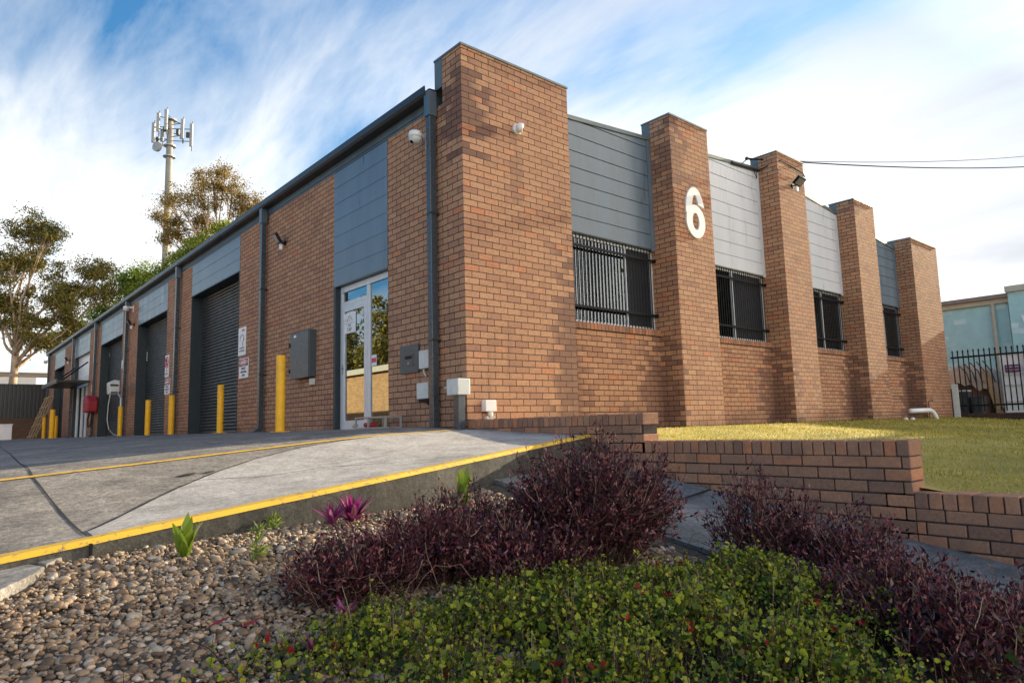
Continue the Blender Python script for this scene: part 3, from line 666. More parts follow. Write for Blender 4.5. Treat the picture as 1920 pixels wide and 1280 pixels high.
def sign(name, label, ya, yb, z0, z1, group=None, x=-.012):
    mb = MB(); mb.box(x, x+.01, ya, yb, z0, z1); return tag(mb.build(name, M['signwhite'], bevel=.001), label, 'sign', group)
def danger(yc, z0, z1, label):
    w = .56; t = sign('danger_sign', label, yc-w/2, yc+w/2, z0, z1, 'danger signs beside the roller doors'); H = z1-z0
    mb = MB(); mb.box(-.0145, -.0121, yc-w*.46, yc+w*.46, z1-H*.40, z1-H*.04); hd = mb.build('header', M['signblack'], t)
    for rx, rz, xx, mt in ((w*.42, H*.155, -.0165, M['signwhite']), (w*.395, H*.135, -.0185, M['signred'])):
        mb = MB(); mb.prism([(yc+rx*math.cos(q), z1-H*.22+rz*math.sin(q)) for q in [i*math.pi/16 for i in range(32)]], 'x', xx-.001, -.0146); mb.build('oval', mt, hd)
    lettering('DANGER', H*.17, (-.021, yc, z1-H*.22), '-x', M['signwhite'], t, .003)
    for k, s_ in enumerate(('FORKLIFT', 'OPERATING', 'AREA')): lettering(s_, H*.15, (-.0145, yc, z1-H*(.52+.17*k)), '-x', M['signblack'], t, .001)
danger(8.03, 1.235, 1.665, 'white danger sign with red oval on the brick right of the nearest roller door')
danger(14.17, 1.20, 1.645, 'white danger sign with red oval right of the second roller door')
t = sign('paper_notice', 'tall white paper notice with a small red mark above the nearest danger sign', 7.94, 8.40, 1.74, 2.36, x=-.008)
mb = MB(); mb.prism([(8.10+.09*math.cos(q), 2.27+.05*max(0, math.sin(q))) for q in [i*math.pi/10 for i in range(11)]], 'x', -.0105, -.0082); mb.build('red_mark', M['signred'], t)
mb = MB(); mb.tube([(-.009, 8.17+.12*math.cos(q), 2.10+.10*math.sin(q)) for q in [math.pi*(1.1-1.2*i/12) for i in range(13)]], .006, 4); mb.tube([(-.009, 8.05, 2.12), (-.009, 8.12, 2.0), (-.009, 8.12, 1.94)], .006, 4); mb.build('sketch_lines', M['bin'], t)
lettering('NO ENTRY', .06, (-.0095, 8.17, 1.90), '-x', M['bin'], t, .0005); lettering('AUTHORISED', .05, (-.0095, 8.17, 1.84), '-x', M['bin'], t)
t = sign('no_entry_sign', 'tall white sign with a red prohibition circle above the farther danger sign', 14.08, 14.48, 1.70, 2.33, x=-.010)
rg = MB(); rg.tube([(-.0125, 14.28+.155*math.cos(q), 2.12+.155*math.sin(q)) for q in [i*math.pi/16 for i in range(33)]], .016, 5); rg.tube([(-.0125, 14.28+.11, 2.23), (-.0125, 14.28-.11, 2.01)], .014, 5); rg.build('prohibition_ring', M['signred'], t)
mb = MB(); mb.tube([(-.012, 14.28, 2.22), (-.012, 14.28, 2.12)], .022, 6); mb.tube([(-.012, 14.28, 2.12), (-.012, 14.33, 2.02)], .014, 6); mb.build('walking_figure', M['signblack'], t)
lettering('NO', .08, (-.0125, 14.28, 1.88), '-x', M['bin'], t); lettering('ENTRY', .08, (-.0125, 14.28, 1.79), '-x', M['bin'], t)
tag(MB().box(-.01, -.001, 25.55, 25.95, 1.90, 2.22).build('notice_plate', M['signwhite']), 'small pale notice plate above the red hose cover', 'sign')
tag(MB().box(-.01, -.001, 20.15, 20.3, 2.42, 2.72).build('notice_plate', M['signwhite']), 'narrow white plate on the brick edge left of the bracket camera pipe', 'sign')
t = tag(MB().box(.0905, .0925, 3.13, 3.57, 1.66, 2.0).build('poster', M['signwhite']), 'white poster with a sketched house taped inside the front door glass', 'poster')
mb = MB(); mb.tube([(.0895, 3.44, 1.86), (.0895, 3.40, 1.90), (.0895, 3.34, 1.955), (.0895, 3.27, 1.90), (.0895, 3.25, 1.86)], .004, 4); mb.tube([(.0895, 3.50, 1.90), (.0895, 3.47, 1.86)], .003, 4); mb.tube([(.0895, 3.40, 1.90), (.0895, 3.40, 1.85)], .003, 4); mb.tube([(.0895, 3.33, 1.92), (.0895, 3.33, 1.85)], .003, 4); mb.tube([(.0895, 3.52, 1.825), (.0895, 3.18, 1.825)], .0025, 4); mb.build('house_sketch', M['bin'], t)
lettering('THE', .06, (.0898, 3.35, 1.785), '-x', M['bin'], t); lettering('TAP', .09, (.0898, 3.35, 1.715), '-x', M['bin'], t)
st_ = tag(MB().box(.1065, .1095, 2.48, 2.64, 1.05, 1.22).build('window_sticker', M['signwhite']), 'small red and white sticker in the glass beside the front door', 'sticker')
MB().box(.1045, .1064, 2.49, 2.63, 1.10, 1.17).build('red_band', M['signred'], st_)
# wall boxes
t = empty('meter_cabinet', (-.1, 4.8, 1.0), 'dark grey steel meter cabinet on the brick between bollard and front door', 'cabinet')
MB().box(-.13, -.001, 4.42, 5.20, 1.01, 1.85).build('body', M['grey_cab'], t, bevel=.006)
dr = MB().box(-.147, -.131, 4.43, 5.22, 1.0, 1.84).build('door', M['grey_cab'], t, bevel=.005)
mb = MB(); [mb.box(-.16, -.12, 5.215, 5.255, z, z+.07) for z in (1.12, 1.60)]; mb.build('hinge', M['black'], dr)
MB().box(-.1495, -.1472, 4.95, 5.05, 1.755, 1.80).build('name_plate', M['signwhite'], dr)
tag(MB().box(-.06, -.001, 4.45, 4.58, .87, .98).build('conduit_box', M['offwhite'], bevel=.005), 'tiny white conduit box under the grey meter cabinet', 'box')
t = empty('letterbox', (-.04, 1.31, .82), 'flat slate letter slot panel on the brick right of the front door', 'letterbox')
MB().box(-.035, -.001, 1.07, 1.55, .83, 1.23).build('panel', M['grey_cab'], t, bevel=.004)
MB().box(-.042, -.0355, 1.20, 1.42, .93, 1.10).build('slot_frame', M['grey_cab'], t, bevel=.003)
MB().box(-.0445, -.0425, 1.22, 1.40, 1.03, 1.075).build('slot', M['black'], t)
MB().lathe((-.043, 1.31, .97), [(.016, 0), (.016, .006)], 12, (-1, 0, 0)).build('lock', M['galv'], t)
def meter(y0, y1, z0, z1, label, legs):
    t = empty('meter_box', (-.05, (y0+y1)/2, z0), label, 'box', 'white boxes beside the nearest downpipe')
    MB().box(-.10, -.001, y0, y1, z0, z1).build('body', M['offwhite'], t, bevel=.008)
    mb = MB()
    if legs:
        for y in (y0+.04, y1-.05): mb.tube([(-.05, y, z0+.01), (-.05, y-.01, z0-.05), (-.03, y-.03, z0-.10)], .014, 8)
        mb.build('conduit', M['offwhite'], t)
    else:
        mb.box(-.08, -.01, y0+.02, y1-.02, z0-.045, z0-.001); mb.tube([(-.05, y0+.1, z0-.04), (-.04, y0+.05, z0-.09)], .012, 6); mb.build('gland', M['black'], t)
meter(.72, .96, .86, 1.11, 'upper white meter box half hidden by the nearest downpipe', True)
meter(.74, 1.02, .45, .67, 'lower white meter box half hidden by the nearest downpipe', False)
t = empty('service_pillar', (-.1, .03, .0), 'pale green junction box on a dark grey post at the building corner', 'junction box')
MB().box(-.16, -.055, -.035, .075, -.08, .47).build('post', M['pipe'], t, bevel=.006)
MB().box(-.21, -.02, -.10, .15, .455, .66).build('box', M['offwhite'], t, bevel=.01)
MB().tube([(-.10, .14, .60), (-.07, .22, .575), (-.05, .42, .57)], .014, 8).build('conduit', M['offwhite'], t)
t = empty('tap_box', (.32, -.05, .15), 'small white socket box with an elbow on the foot of the corner pillar', 'box')
MB().box(.225, .40, -.10, -.001, .245, .39).build('box', M['white'], t, bevel=.008)
mb = MB(); mb.tube([(.33, -.055, .245), (.33, -.055, .10)], .035, 12); mb.tube([(.30, -.055, .165), (.25, -.06, .16)], .025, 10); mb.build('pipe', M['offwhite'], t)
mb = MB(); mb.box(.285, .375, -.10, -.01, .16, .172); mb.box(.285, .375, -.10, -.01, .18, .19); mb.build('clamp', M['galv'], t)
# little wire drain guard by the door and weeds
t = empty('steel_bracket_frame', (-.25, 1.7, .03), 'low galvanised steel frame lying on the drive in front of the door sidelight', 'frame')
fr = MB(); z = zdrv(-.3, 1.7)
for y in (1.30, 1.78, 2.15):
    for x in (-.42, -.18): fr.box(x-.012, x+.012, y-.012, y+.012, z, z+.17)
    fr.box(-.407, -.193, y-.012, y+.012, z+.146, z+.17)
for x in (-.42, -.18): fr.box(x-.011, x+.011, 1.313, 2.137, z+.152, z+.168); fr.box(x-.011, x+.011, 1.313, 2.137, z+.004, z+.02)
fr.build('frame', M['galv'], t)
MB().box(-.36, -.22, 1.85, 2.06, z+.02, z+.09).build('rag', M['red'], t, bevel=.03)
# ---------------------------------------------------------------- bollards
def bollard(x, y, h, r, label, flange=False):
    z = zdrv(x, y); t = empty('bollard', (x, y, z), label, 'bollard', 'yellow bollards along the long side')
    MB().lathe((x, y, z-.05), [(r, 0), (r, h+.04), (r*.93, h+.048), (r*.6, h+.052)], 24).build('post', M['yellow'], t, smooth=False)
    if flange: MB().box(x-.11, x+.11, y-.11, y+.11, z, z+.012).build('base_plate', M['yellow'], t)
    return t
bollard(-1.1, 3.27, 1.17, .07, 'nearest and biggest yellow bollard in front of the brick by the front door', True)
bollard(-.45, 8.107, 1.02, .066, 'yellow bollard in front of the nearest roller door', True)
bollard(-.3, 12.48, 1.02, .072, 'yellow bollard against the downpipe below the farther danger sign')
bollard(-.45, 14.3, .98, .07, 'yellow bollard in front of the second roller door')
cb = bollard(-.4, 18.106, .95, .068, 'yellow bollard carrying a grey hooded control box beside the third roller door')
bollard(-1.45, 24.7, 1.10, .09, 'tallest yellow bollard of the far group of three')
bollard(-.9, 31.96, 1.0, .075, 'short yellow bollard of the far group, beside the leaning timber')
bollard(-.5, 31.46, 1.02, .085, 'short yellow bollard of the far group, half behind the tall one')
z = zdrv(-.4, 18.1)
t = empty('control_box', (-.4, 18.1, z+1.0), 'grey hooded control box on a bent pole with a hanging cord', 'box')
MB().tube([(-.4, 18.1, z+.9), (-.4, 18.1, z+1.22), (-.52, 18.35, z+1.5)], .035, 10).build('pole', M['galv'], t)
mb = MB(); mb.prism([(-.72, 1.80), (-.58, 1.88), (-.42, 1.86), (-.42, 1.5), (-.5, 1.42), (-.70, 1.42)], 'y', 18.25, 18.75); hb = mb.build('hood', M['offwhite'], t, bevel=.03)
mb = MB(); mb.box(-.70, -.47, 18.22, 18.249, 1.68, 1.73); mb.box(-.68, -.5, 18.22, 18.249, 1.45, 1.49); mb.build('slot', M['black'], hb)
MB().tube([(-.66, 18.4, 1.42), (-.70, 18.4, 1.1), (-.72, 18.4, .6), (-.66, 18.42, .3), (-.50, 18.5, z+.05), (-.3, 18.5, z+.03)], .014, 6).build('cord', M['offwhite'], t)
t = empty('fire_hose_reel', (-.2, 24.45, 1.05), 'red covered fire hose reel with a black hose loop on the brick pier', 'hose reel')
mb = MB(); mb.prism([(24.1, 1.02), (25.05, 1.02), (25.1, 1.3), (24.95, 1.62), (24.7, 1.70), (24.3, 1.66), (24.05, 1.45)], 'x', -.42, -.04); mb.build('cover', M['red'], t, bevel=.06)
MB().tube([(-.25, 24.5, 1.05), (-.27, 24.75, .75), (-.27, 24.6, .45), (-.25, 24.25, .5), (-.22, 24.15, .8)], .03, 8).build('hose', M['rubber'], t)
# far end: leaning timber, white box, fence
t = empty('timber_rack', (-.6, 37.5, 0), 'weathered timber frame leaning on the far end of the wall', 'timber')
b0, b1 = Vector((-.95, 36.2, .03)), Vector((-.1, 37.2, 2.32)); ax = (b1-b0).normalized(); sd = Vector((-.4, .9, .0)).normalized(); nm = ax.cross(sd).normalized(); sd = nm.cross(ax)
rail = MB()
for s_ in (-.32, -.1, .12, .32): rail.obox((b0+b1)/2+sd*s_, ax, sd, nm, (b1-b0).length/2, .045, .02)
rail.build('rail', M['timber'], t)
ru = MB()
for q in (.06, .3, .5, .72, .95): ru.obox(b0.lerp(b1, q)+nm*.035, sd, ax, nm, .38, .04, .012)
ru.build('rung', M['timber'], t)
t = empty('white_crate', (-2.95, 34, .0), 'plain white box standing at the left edge of the yard', 'box')
MB().box(-3.6, -1.98, 33.6, 34.4, -.02, .72).build('body', M['white'], t, bevel=.02); MB().box(-3.62, -1.96, 33.58, 34.42, .721, .78).build('lid', M['white'], t, bevel=.01)
t = empty('yard_wall', (-6, 41, 0), 'low brown brick wall under the dark fence at the end of the yard', 'wall')
MB().box(-14, .8, 41, 41.23, -.6, 1.22).build('brickwork', M['dirty_brick'], t, uv=True)
t = empty('sheet_fence', (-6, 41.1, 1.2), 'dark corrugated steel fence above the brick wall at the end of the yard', 'fence')
pf = []; x = -14.
while x < .8: pf += [(x, 41.08), (x+.09, 41.08), (x+.11, 41.12), (x+.17, 41.12)]; x += .19
mb = MB(); n = len(pf); mb.v = [(p[0], p[1], 1.22) for p in pf]+[(p[0], p[1], 3.12) for p in pf]; mb.f = [(i, i+1, n+i+1, n+i) for i in range(n-1)]; mb.build('sheeting', M['dark'], t)
MB().box(-14, .8, 41.05, 41.15, 3.12, 3.18).build('top_rail', M['dark'], t)
t = empty('carport', (-6, 49, 0), 'pale flat roofed carport frame showing above the dark fence', 'carport')
mb = MB(); mb.box(-14, 1.5, 47, 47.25, 4.02, 4.22); mb.box(-14, 1.5, 51.8, 52.0, 4.5, 4.7); [mb.box(x, x+.15, 47, 47.15, 0, 4.02) for x in (1.2, -3.2, -7.6)]; mb.build('frame', M['rooftan'], t)
mb = MB(); mb.box(-14, 1.0, 55, 55.2, 0, 4.6); mb.build('back_wall', M['white'], t)
# opposite neighbour across the driveway (seen in the door glass)
t = empty('neighbour_building', (-13.5, 25, -1.5), 'tan brick neighbour building mirrored in the front door glass', 'building')
MB().box(-20, -13, 4, 46, -1.55, 3.1).build('wall', M['orange_wall'], t, uv=True)
MB().box(-20.4, -12.7, 3.6, 46.4, 3.101, 3.4).build('roof', M['cream'], t)
# ================================================================ RETAINING WALL
t = empty('retaining_wall', (.1, -2.5, -1), 'stepped brown brick retaining wall running from the building corner past the lawn', 'wall')
rw = MB(); core = MB(); ch = .0878
segs = [(-2.79, .0, .143), (-5.10, -2.79, -.12), (-9.0, -5.10, -.471)]
def jb_(): return random.uniform(-.0025, .0025)
for y0, y1, zt in segs:
    n = round((y1-y0)/.0863); sp = (y1-y0)/n
    for k in range(n):
        a, b = y0+k*sp+(.004 if k else .0), y0+(k+1)*sp-.005
        j = jb_()*1.3; rw.box(j-.002, .232+j, a, b, zt-.110+jb_()*.5, zt+jb_())
    core.box(.012, .218, y0+.012, y1+(-.0 if y1 > -.1 else .2), -1.9, zt-.012)
    z = zt-.115; r = round((zt-.115-.028)/ch)
    while z > -1.75:
        off = .12 if (r % 2) else 0.; y = -9.0-off
        while y < y1:
            a, b = max(y, y0)+.005, min(y+.24, y1)-.005
            if b-a > .03: j = jb_(); rw.box(j, .23+j, a if a > y0+.01 else y0+.001, b, z-ch+.010+jb_()*.4, z+jb_()*.4)
            y += .24
        z -= ch; r -= 1
rw.build('bricks', M['brick_unit'], t, bevel=.006); core.build('mortar', M['mortar'], t)
# ================================================================ RIGHT SIDE: FENCE, YARD AND BLUE BUILDING
t = empty('fence_base_wall', (18.2, -3, -.5), 'low dark brick wall under the black picket fence at the right', 'wall')
MB().box(18.08, 18.3, -9, -.02, -.9, .045).build('brickwork', M['dirty_brick'], t, uv=True)
t = empty('picket_fence', (18.2, -3, .05), 'black steel picket fence with spear tops on the low brick wall at the right', 'fence')
ra = MB(); ra.box(18.17, 18.205, -8.9, -.05, 1.695, 1.745); ra.build('rail', M['black'], t); ra = MB(); ra.box(18.17, 18.205, -8.9, -.05, .255, .305); ra.build('rail', M['black'], t)
y = -.12; k = 0
while y > -4.4:
    p = MB(); p.tube([(18.15, y, .10), (18.15, y, 1.86)], .0175, 6); p.lathe((18.15, y, 1.86), [(.014, 0), (.026, .015), (.026, .03), (.012, .06), (.004, .085)], 8); p.build('picket', M['black'], t); y -= .135
tag(MB().box(18.056, 18.075, -.20, -.03, -.2, .93).build('marker_post', M['offwhite'], bevel=.01), 'short pale board standing at the foot of the last pillar', 'post')
bd_ = empty('blue_building', (26, 3, 0), 'pale blue sheet clad building with tan gutter behind the picket fence', 'building')
mb = MB(); mb.box(24.05, 34, -.3, 14, -.6, 3.95); w_ = mb.build('wall', M['blue_wall'], bd_, uv=True)
MB().box(23.9, 34.2, -.35, 14.2, 3.951, 4.12).build('fascia', M['cream'], bd_); MB().box(23.72, 34.2, -.4, 14.3, 4.121, 4.26).build('gutter', M['rooftan'], bd_)
MB().tube([(23.97, .12, -.4), (23.97, .12, 1.9), (23.95, .14, 2.1), (23.95, .14, 3.96)], .07, 10).build('downpipe', M['cream'], bd_)
mb = MB(); mb.box(23.6, 34, -9, -.42, -.6, 4.25); mb.build('side_wing', M['blue_wall'], bd_, uv=True)
MB().box(23.45, 34.2, -9.2, -.38, 4.251, 4.46).build('parapet', M['cream'], bd_)
mb = MB(); mb.prism([(-.75, 3.4), (-1.9, 3.1), (-1.9, 1.2), (-1.2, 1.3)], 'x', 23.55, 23.595); mb.build('white_panel', M['white'], bd_)
t = empty('wall_lamp', (23.4, -1.25, 2.35), 'black ball lamp on the wall of the blue building', 'lamp'); MB().lathe((23.3, -1.25, 2.3), [(0, 0), (.1, .03), (.15, .12), (.12, .22), (0, .28)], 14).build('globe', M['black'], t, smooth=True); MB().tube([(23.3, -1.25, 2.45), (23.6, -1.25, 2.5)], .03, 6).build('arm', M['black'], t)
# creeper on the wing
vs = []; 
for k in range(260): q = RNG.random(); vs.append((23.53, -1.35+RNG.normal(0, .1+.15*q), 4.2-3.2*q))
V, F, s_ = leaves(np.array(vs), RNG.normal(size=(len(vs), 3)), .1, .07)
tag(npmesh('creeper', V, F, s_, M['gum']), 'thin dark creeper hanging down the wing of the blue building', 'plant')
# yard clutter behind the fence
t = empty('shipping_container', (20.8, -2.2, -.3), 'white panelled container with a plum sticker behind the picket fence', 'container')
mb = MB(); mb.box(20.0, 22.4, -4.6, -.88, -.3, 1.80); mb.build('body', M['white'], t)
mb = MB()
for y in (-.85, -1.43, -2.1, -2.82, -3.5): mb.box(19.955, 20.0, y-.04, y, -.3, 1.86)
for z in (-.3, .35, .85, 1.18, 1.80): mb.box(19.962, 20.0, -4.6, -.891, z, z+.045)
mb.build('rib', M['offwhite'], t)
pl = MB().box(19.94, 19.9615, -1.36, -.97, 1.27, 1.50).build('sticker', M['signpurple'], t); lettering('FOR HIRE', .075, (19.937, -1.165, 1.43), '-x', M['signwhite'], pl); lettering('CALL NOW', .06, (19.937, -1.165, 1.335), '-x', M['signwhite'], pl)
t = empty('tarpaulin_heap', (21.2, .3, -.2), 'beige tarpaulin sagging over stacked goods behind the fence', 'tarpaulin')
hp = MB(); tx_ = [20.18, 20.2, 20.25, 20.32]+[20.4+.2*i for i in range(10)]; ty_ = [-.78+.1*i for i in range(24)]
hp.grid(tx_, ty_, lambda x, y: (1.30+.26*math.sin(1.7*y+.9)+.07*math.sin(9*y+4*x)+.05*math.sin(17*y+1))-(0 if x > 20.3 else (20.34-x)*3.2+.12*abs(math.sin(6*y)))-.35*sstep((-.25-y)/.5)); hp.build('sheet', M['tarp'], t, smooth=True)
MB().box(20.35, 22.2, -.35, 1.5, -.3, 1.12).build('stack', M['rust'], t)
t = empty('plank', (19.6, -.7, -.2), 'tall golden timber plank leaning in the yard behind the fence', 'timber')
mb = MB(); mb.obox((19.75, -.66, .55), (.05, .22, 1), (-.1, 1, -.22), (1, .1, 0), .82, .085, .02); mb.build('board', M['timber'], t)
for i, (y, h_, lab) in enumerate(((.02, .72, 'low grey bin nearest the pillar behind the fence'), (-.36, .52, 'squat dark grey bin beside the leaning plank'))):
    t = empty('wheelie_bin', (19.3, y, -.25), lab, 'bin', 'bins behind the picket fence')
    mb = MB(); mb.prism([(y-.13, -.25), (y+.13, -.25), (y+.16, h_), (y-.16, h_)], 'x', 19.1, 19.5); mb.build('body', M['bin'], t, bevel=.02); MB().box(19.08, 19.52, y-.17, y+.17, h_+.001, h_+.05).build('lid', M['offwhite' if i == 0 else 'bin'], t, bevel=.015)
t = empty('bundled_pipes', (19.9, -1.1, 0), 'bundle of dark rods poking up over the tarpaulin', 'rods')
mb = MB()
for k in range(5): mb.tube([(20.15, .05-.17*k, 1.0), (20.12, .12-.17*k, 1.35), (20.1, .32-.17*k, 1.62+.02*k)], .018, 6)
mb.build('rods', M['bin'], t)
t = empty('drain_pipe', (14.3, -.4, -.1), 'white drain pipe lying bent on the lawn edge by the last pillar', 'pipe')
MB().tube([(13.55, -.42, .16), (14.9, -.42, .17), (15.08, -.42, .13), (15.2, -.44, .02), (15.26, -.46, -.12)], .055, 12).build('pipe', M['white'], t, smooth=True)
mb = MB(); [mb.tube([(x, -.40, .10), (x, -.02, .10)], .012, 6) for x in (13.8, 14.5)]; mb.build('bracket', M['galv'], t)
for x, lab in ((13.1, 'left of two small white pipe caps in the grass by the drain pipe'), (13.55, 'right of two small white pipe caps in the grass by the drain pipe')):
    tag(MB().lathe((x, -.45, -.12), [(.05, 0), (.05, .09), (.035, .11)], 12).build('pipe_cap', M['white']), lab, 'pipe cap', 'pipe caps in the lawn')
tp = empty('garden_tap', (16.05, -.02, .3), 'thin dark standpipe tap on the side of the last pillar', 'tap'); MB().tube([(15.98, -.05, -.1), (15.98, -.05, .42), (15.98, -.16, .45), (15.98, -.16, .40)], .014, 6).build('pipe', M['dark'], tp)
# overhead service cables to the middle pillar
t = empty('service_bracket', (8.0, .42, 5.55), 'dark steel cable bracket on the parapet beside the middle pillar', 'bracket')
mb = MB(); mb.tube([(7.4, .43, 5.44), (8.48, .43, 5.51)], .035, 8); mb.tube([(8.28, .43, 5.50), (8.38, .42, 5.3), (8.42, .43, 5.50)], .009, 6); mb.tube([(7.75, .42, 5.47), (7.98, .40, 5.64)], .012, 6); mb.lathe((7.98, .4, 5.62), [(.02, 0), (.04, .02), (.04, .05), (.02, .07)], 10); mb.build('arm', M['dark'], t)
def cable(a, b, sag, r, label):
    P = [Vector(a).lerp(Vector(b), i/40)-Vector((0, 0, sag*4*(i/40)*(1-i/40))) for i in range(41)]
    tag(MB().tube(P, r, 6).build('power_cable', M['black']), label, 'cable', 'cables leading to the middle pillar')
e1 = at(1925, 297, 22); e2 = at(1925, 276, 22); k1 = CP+(e1-CP); 
far1 = Vector((7.98, .4, 5.66))+(e1-Vector((7.98, .4, 5.66)))*1.6; far2 = Vector((8.0, .4, 5.64))+(e2-Vector((8.0, .4, 5.64)))*1.6
cable((7.98, .4, 5.66), far1, .30, .015, 'thicker lower overhead cable running right from the parapet bracket')
cable((8.0, .4, 5.64), far2, .32, .008, 'thinner upper overhead cable running right from the parapet bracket')
tag(MB().tube([(8.45, .42, 5.5), (8.6, -.03, 5.62), (9.1, -.03, 5.60), (9.6, -.035, 5.56), (9.72, -.02, 5.5)], .012, 6).build('power_cable', M['black']), 'short dark cable clipped round the top of the middle pillar', 'cable')

# ================================================================ TREES AND TOWER
def tree(name, label, cat, base, lobes, leafm, barkm, r0, nleaf, leaf, clump, lean=(0, 0), seed=1, limbs=9, group=None, fill=False, trunk_top=None):
    """lobes: (offset right, offset up, offset away, radius) in metres from the base; limbs run from the trunk into every lobe."""
    rs = random.Random(seed); rn = np.random.default_rng(seed)
    t = empty(name, base, label, cat, group); b = Vector(base); rt = Vector((cyw, -syw, 0)); aw_ = Vector((syw, cyw, 0))
    cen = [(b+rt*x+Vector((0, 0, 1))*z+aw_*y, r) for x, z, y, r in lobes]
    top = trunk_top or min(z-.2*r for x, z, y, r in lobes)
    tr = MB(); fork = b+Vector((0, 0, top))+rt*lean[0]+aw_*lean[1]
    tr.tube([b-Vector((0, 0, .5)), b+Vector((0, 0, .4)), b.lerp(fork, .4)+rt*.04*top*rs.uniform(-1, 1), b.lerp(fork, .75)+rt*.03*top*rs.uniform(-1, 1), fork], [r0*1.35, r0*1.05, r0*.85, r0*.75, r0*.68], 10)
    pts = []
    for c, r in cen:
        s_ = b.lerp(fork, rs.uniform(.72, 1)); mid = s_.lerp(c, .5)+Vector((rs.uniform(-.4, .4), rs.uniform(-.4, .4), rs.uniform(-.35, .15)))*r*1.3
        rr = r0*.34*min(1.2, r/1.8+.3)
        tr.tube([s_, s_.lerp(mid, .5)+Vector((rs.uniform(-.2, .2), rs.uniform(-.2, .2), .1))*r*.5, mid, mid.lerp(c, .55)+Vector((rs.uniform(-.2, .2), rs.uniform(-.2, .2), rs.uniform(-.1, .1)))*r*.6, c], [rr, rr*.8, rr*.62, rr*.5, rr*.32], 6)
        for k in range(limbs):
            q = Vector(rn.normal(size=3)); q.z = q.z*.75+.15; q = q.normalized()*r*rs.uniform(.55, 1.0)
            st_ = mid.lerp(c, rs.uniform(.3, 1)); e = c+q; m2 = st_.lerp(e, .55)+Vector(rn.normal(size=3))*.10*r
            tr.tube([st_, m2, e], [rr*.33, rr*.2, rr*.07], 4, cap=False); pts.append((e, r)); pts.append((m2.lerp(e, .5), r*.8))
            if rs.random() < .6:
                e2 = m2+(e-m2)*.6+Vector(rn.normal(size=3))*.33*r; tr.tube([m2, e2], [rr*.16, rr*.05], 3, cap=False); pts.append((e2, r*.8))
    tr.build('trunk', barkm, t, smooth=True)
    P = np.array([list(p) for p, r in pts]); w = np.array([r for p, r in pts])**1.5; idx = rn.choice(len(P), nleaf, p=w/w.sum())
    cl = clump*(.6+.8*rn.random(len(P)))
    C = P[idx]+rn.normal(size=(nleaf, 3))*cl[idx][:, None]*np.array([1, 1, .55])
    if fill:
        ci = rn.choice(len(cen), nleaf//2, p=np.array([r**2 for c, r in cen])/sum(r**2 for c, r in cen)); dd = unit(rn.normal(size=(nleaf//2, 3)))
        wob = 1+.10*np.sin(dd[:, 0]*9+ci)*np.cos(dd[:, 2]*8+2*ci)+.07*np.sin(dd[:, 1]*17)
        C[:nleaf//2] = np.array([list(cen[i][0]) for i in ci])+dd*(np.array([cen[i][1] for i in ci])*wob*rn.uniform(.86, 1.02, nleaf//2))[:, None]
    D = rn.normal(size=(nleaf, 3)); D[:, 2] -= .35
    V, F, s_ = leaves(C, D, leaf*rn.uniform(.6, 1.3, nleaf), leaf*.42)
    o = np.array(list(ORG[t.name])); ob = npmesh('crown', V-o, F, s_, leafm, (0, 0, 0), parent=t); ORG[ob.name] = ORG[t.name]
    return t
def tpx(u0, depth, zb, px):                              # lobes given in photograph pixels at that distance -> metres around the base
    b = at(u0, 800, depth); b.z = zb; hz = lambda u: 823.6-.027*u; k = depth/CAM['f']
    return (b.x, b.y, zb), [((u-u0)*k, (hz(u)-v)*k+CAM['z']-zb, dy, r*k) for u, v, r, dy in px]
b, L = tpx(20, 45, 0, [(45, 420, 42, 0), (5, 455, 45, 1.5), (85, 445, 30, -1), (35, 500, 42, -1.5), (-40, 500, 50, 0), (75, 555, 38, 1), (110, 520, 34, 0), (150, 500, 32, .5), (182, 505, 24, 0), (140, 560, 36, -1), (170, 540, 26, 1), (10, 560, 44, 0), (28, 612, 34, 1), (-20, 590, 46, 0), (72, 608, 32, -1), (66, 645, 18, 0), (105, 585, 26, 0)])
tree('gum_tree', 'tall spreading gum tree with pale trunk behind the dark fence at the left', 'tree', b, L, M['gum'], M['bark'], .30, 36000, .19, .29, seed=3, trunk_top=6.2)
b, L = tpx(392, 52, -.5, [(385, 320, 34, 0), (345, 310, 22, 1), (425, 335, 28, 0), (460, 365, 24, 0), (478, 360, 12, 0), (430, 375, 28, 1), (330, 375, 30, -1), (300, 362, 18, 0), (345, 400, 30, 0), (320, 425, 28, 0), (285, 392, 16, 0), (272, 388, 9, 0), (385, 405, 26, 1), (450, 398, 18, 0), (300, 440, 16, 0), (360, 440, 24, 0), (410, 300, 18, 0), (390, 360, 26, -1)])
tree('gum_tree', 'open golden gum tree in front of the phone tower beyond the roof', 'tree', b, L, M['gumgold'], M['bark'], .33, 22000, .17, .30, seed=8, limbs=8, trunk_top=14)
b, L = tpx(380, 49, -.5, [(420, 425, 22, 0), (405, 452, 38, 0), (370, 470, 40, 0), (335, 500, 40, 0), (300, 535, 42, 0), (265, 565, 40, 0), (380, 520, 60, 1), (320, 560, 60, 1), (450, 440, 24, 0)])
tree('cypress_tree', 'dense rounded bright green cypress rising behind the roof edge', 'tree', b, L, M['conifer'], M['barkdark'], .4, 34000, .22, .35, seed=5, limbs=10, fill=True)
b, L = tpx(235, 56, -.5, [(258, 505, 20, 0), (232, 515, 22, 0), (210, 545, 24, 0), (240, 550, 30, 0), (185, 575, 22, 0), (205, 590, 30, 0), (165, 590, 14, 0), (268, 540, 26, 0)])
tree('leafy_tree', 'light green loose tree between the gum tree and the cypress', 'tree', b, L, M['lightleaf'], M['barkdark'], .28, 11000, .24, .4, seed=6, limbs=6)
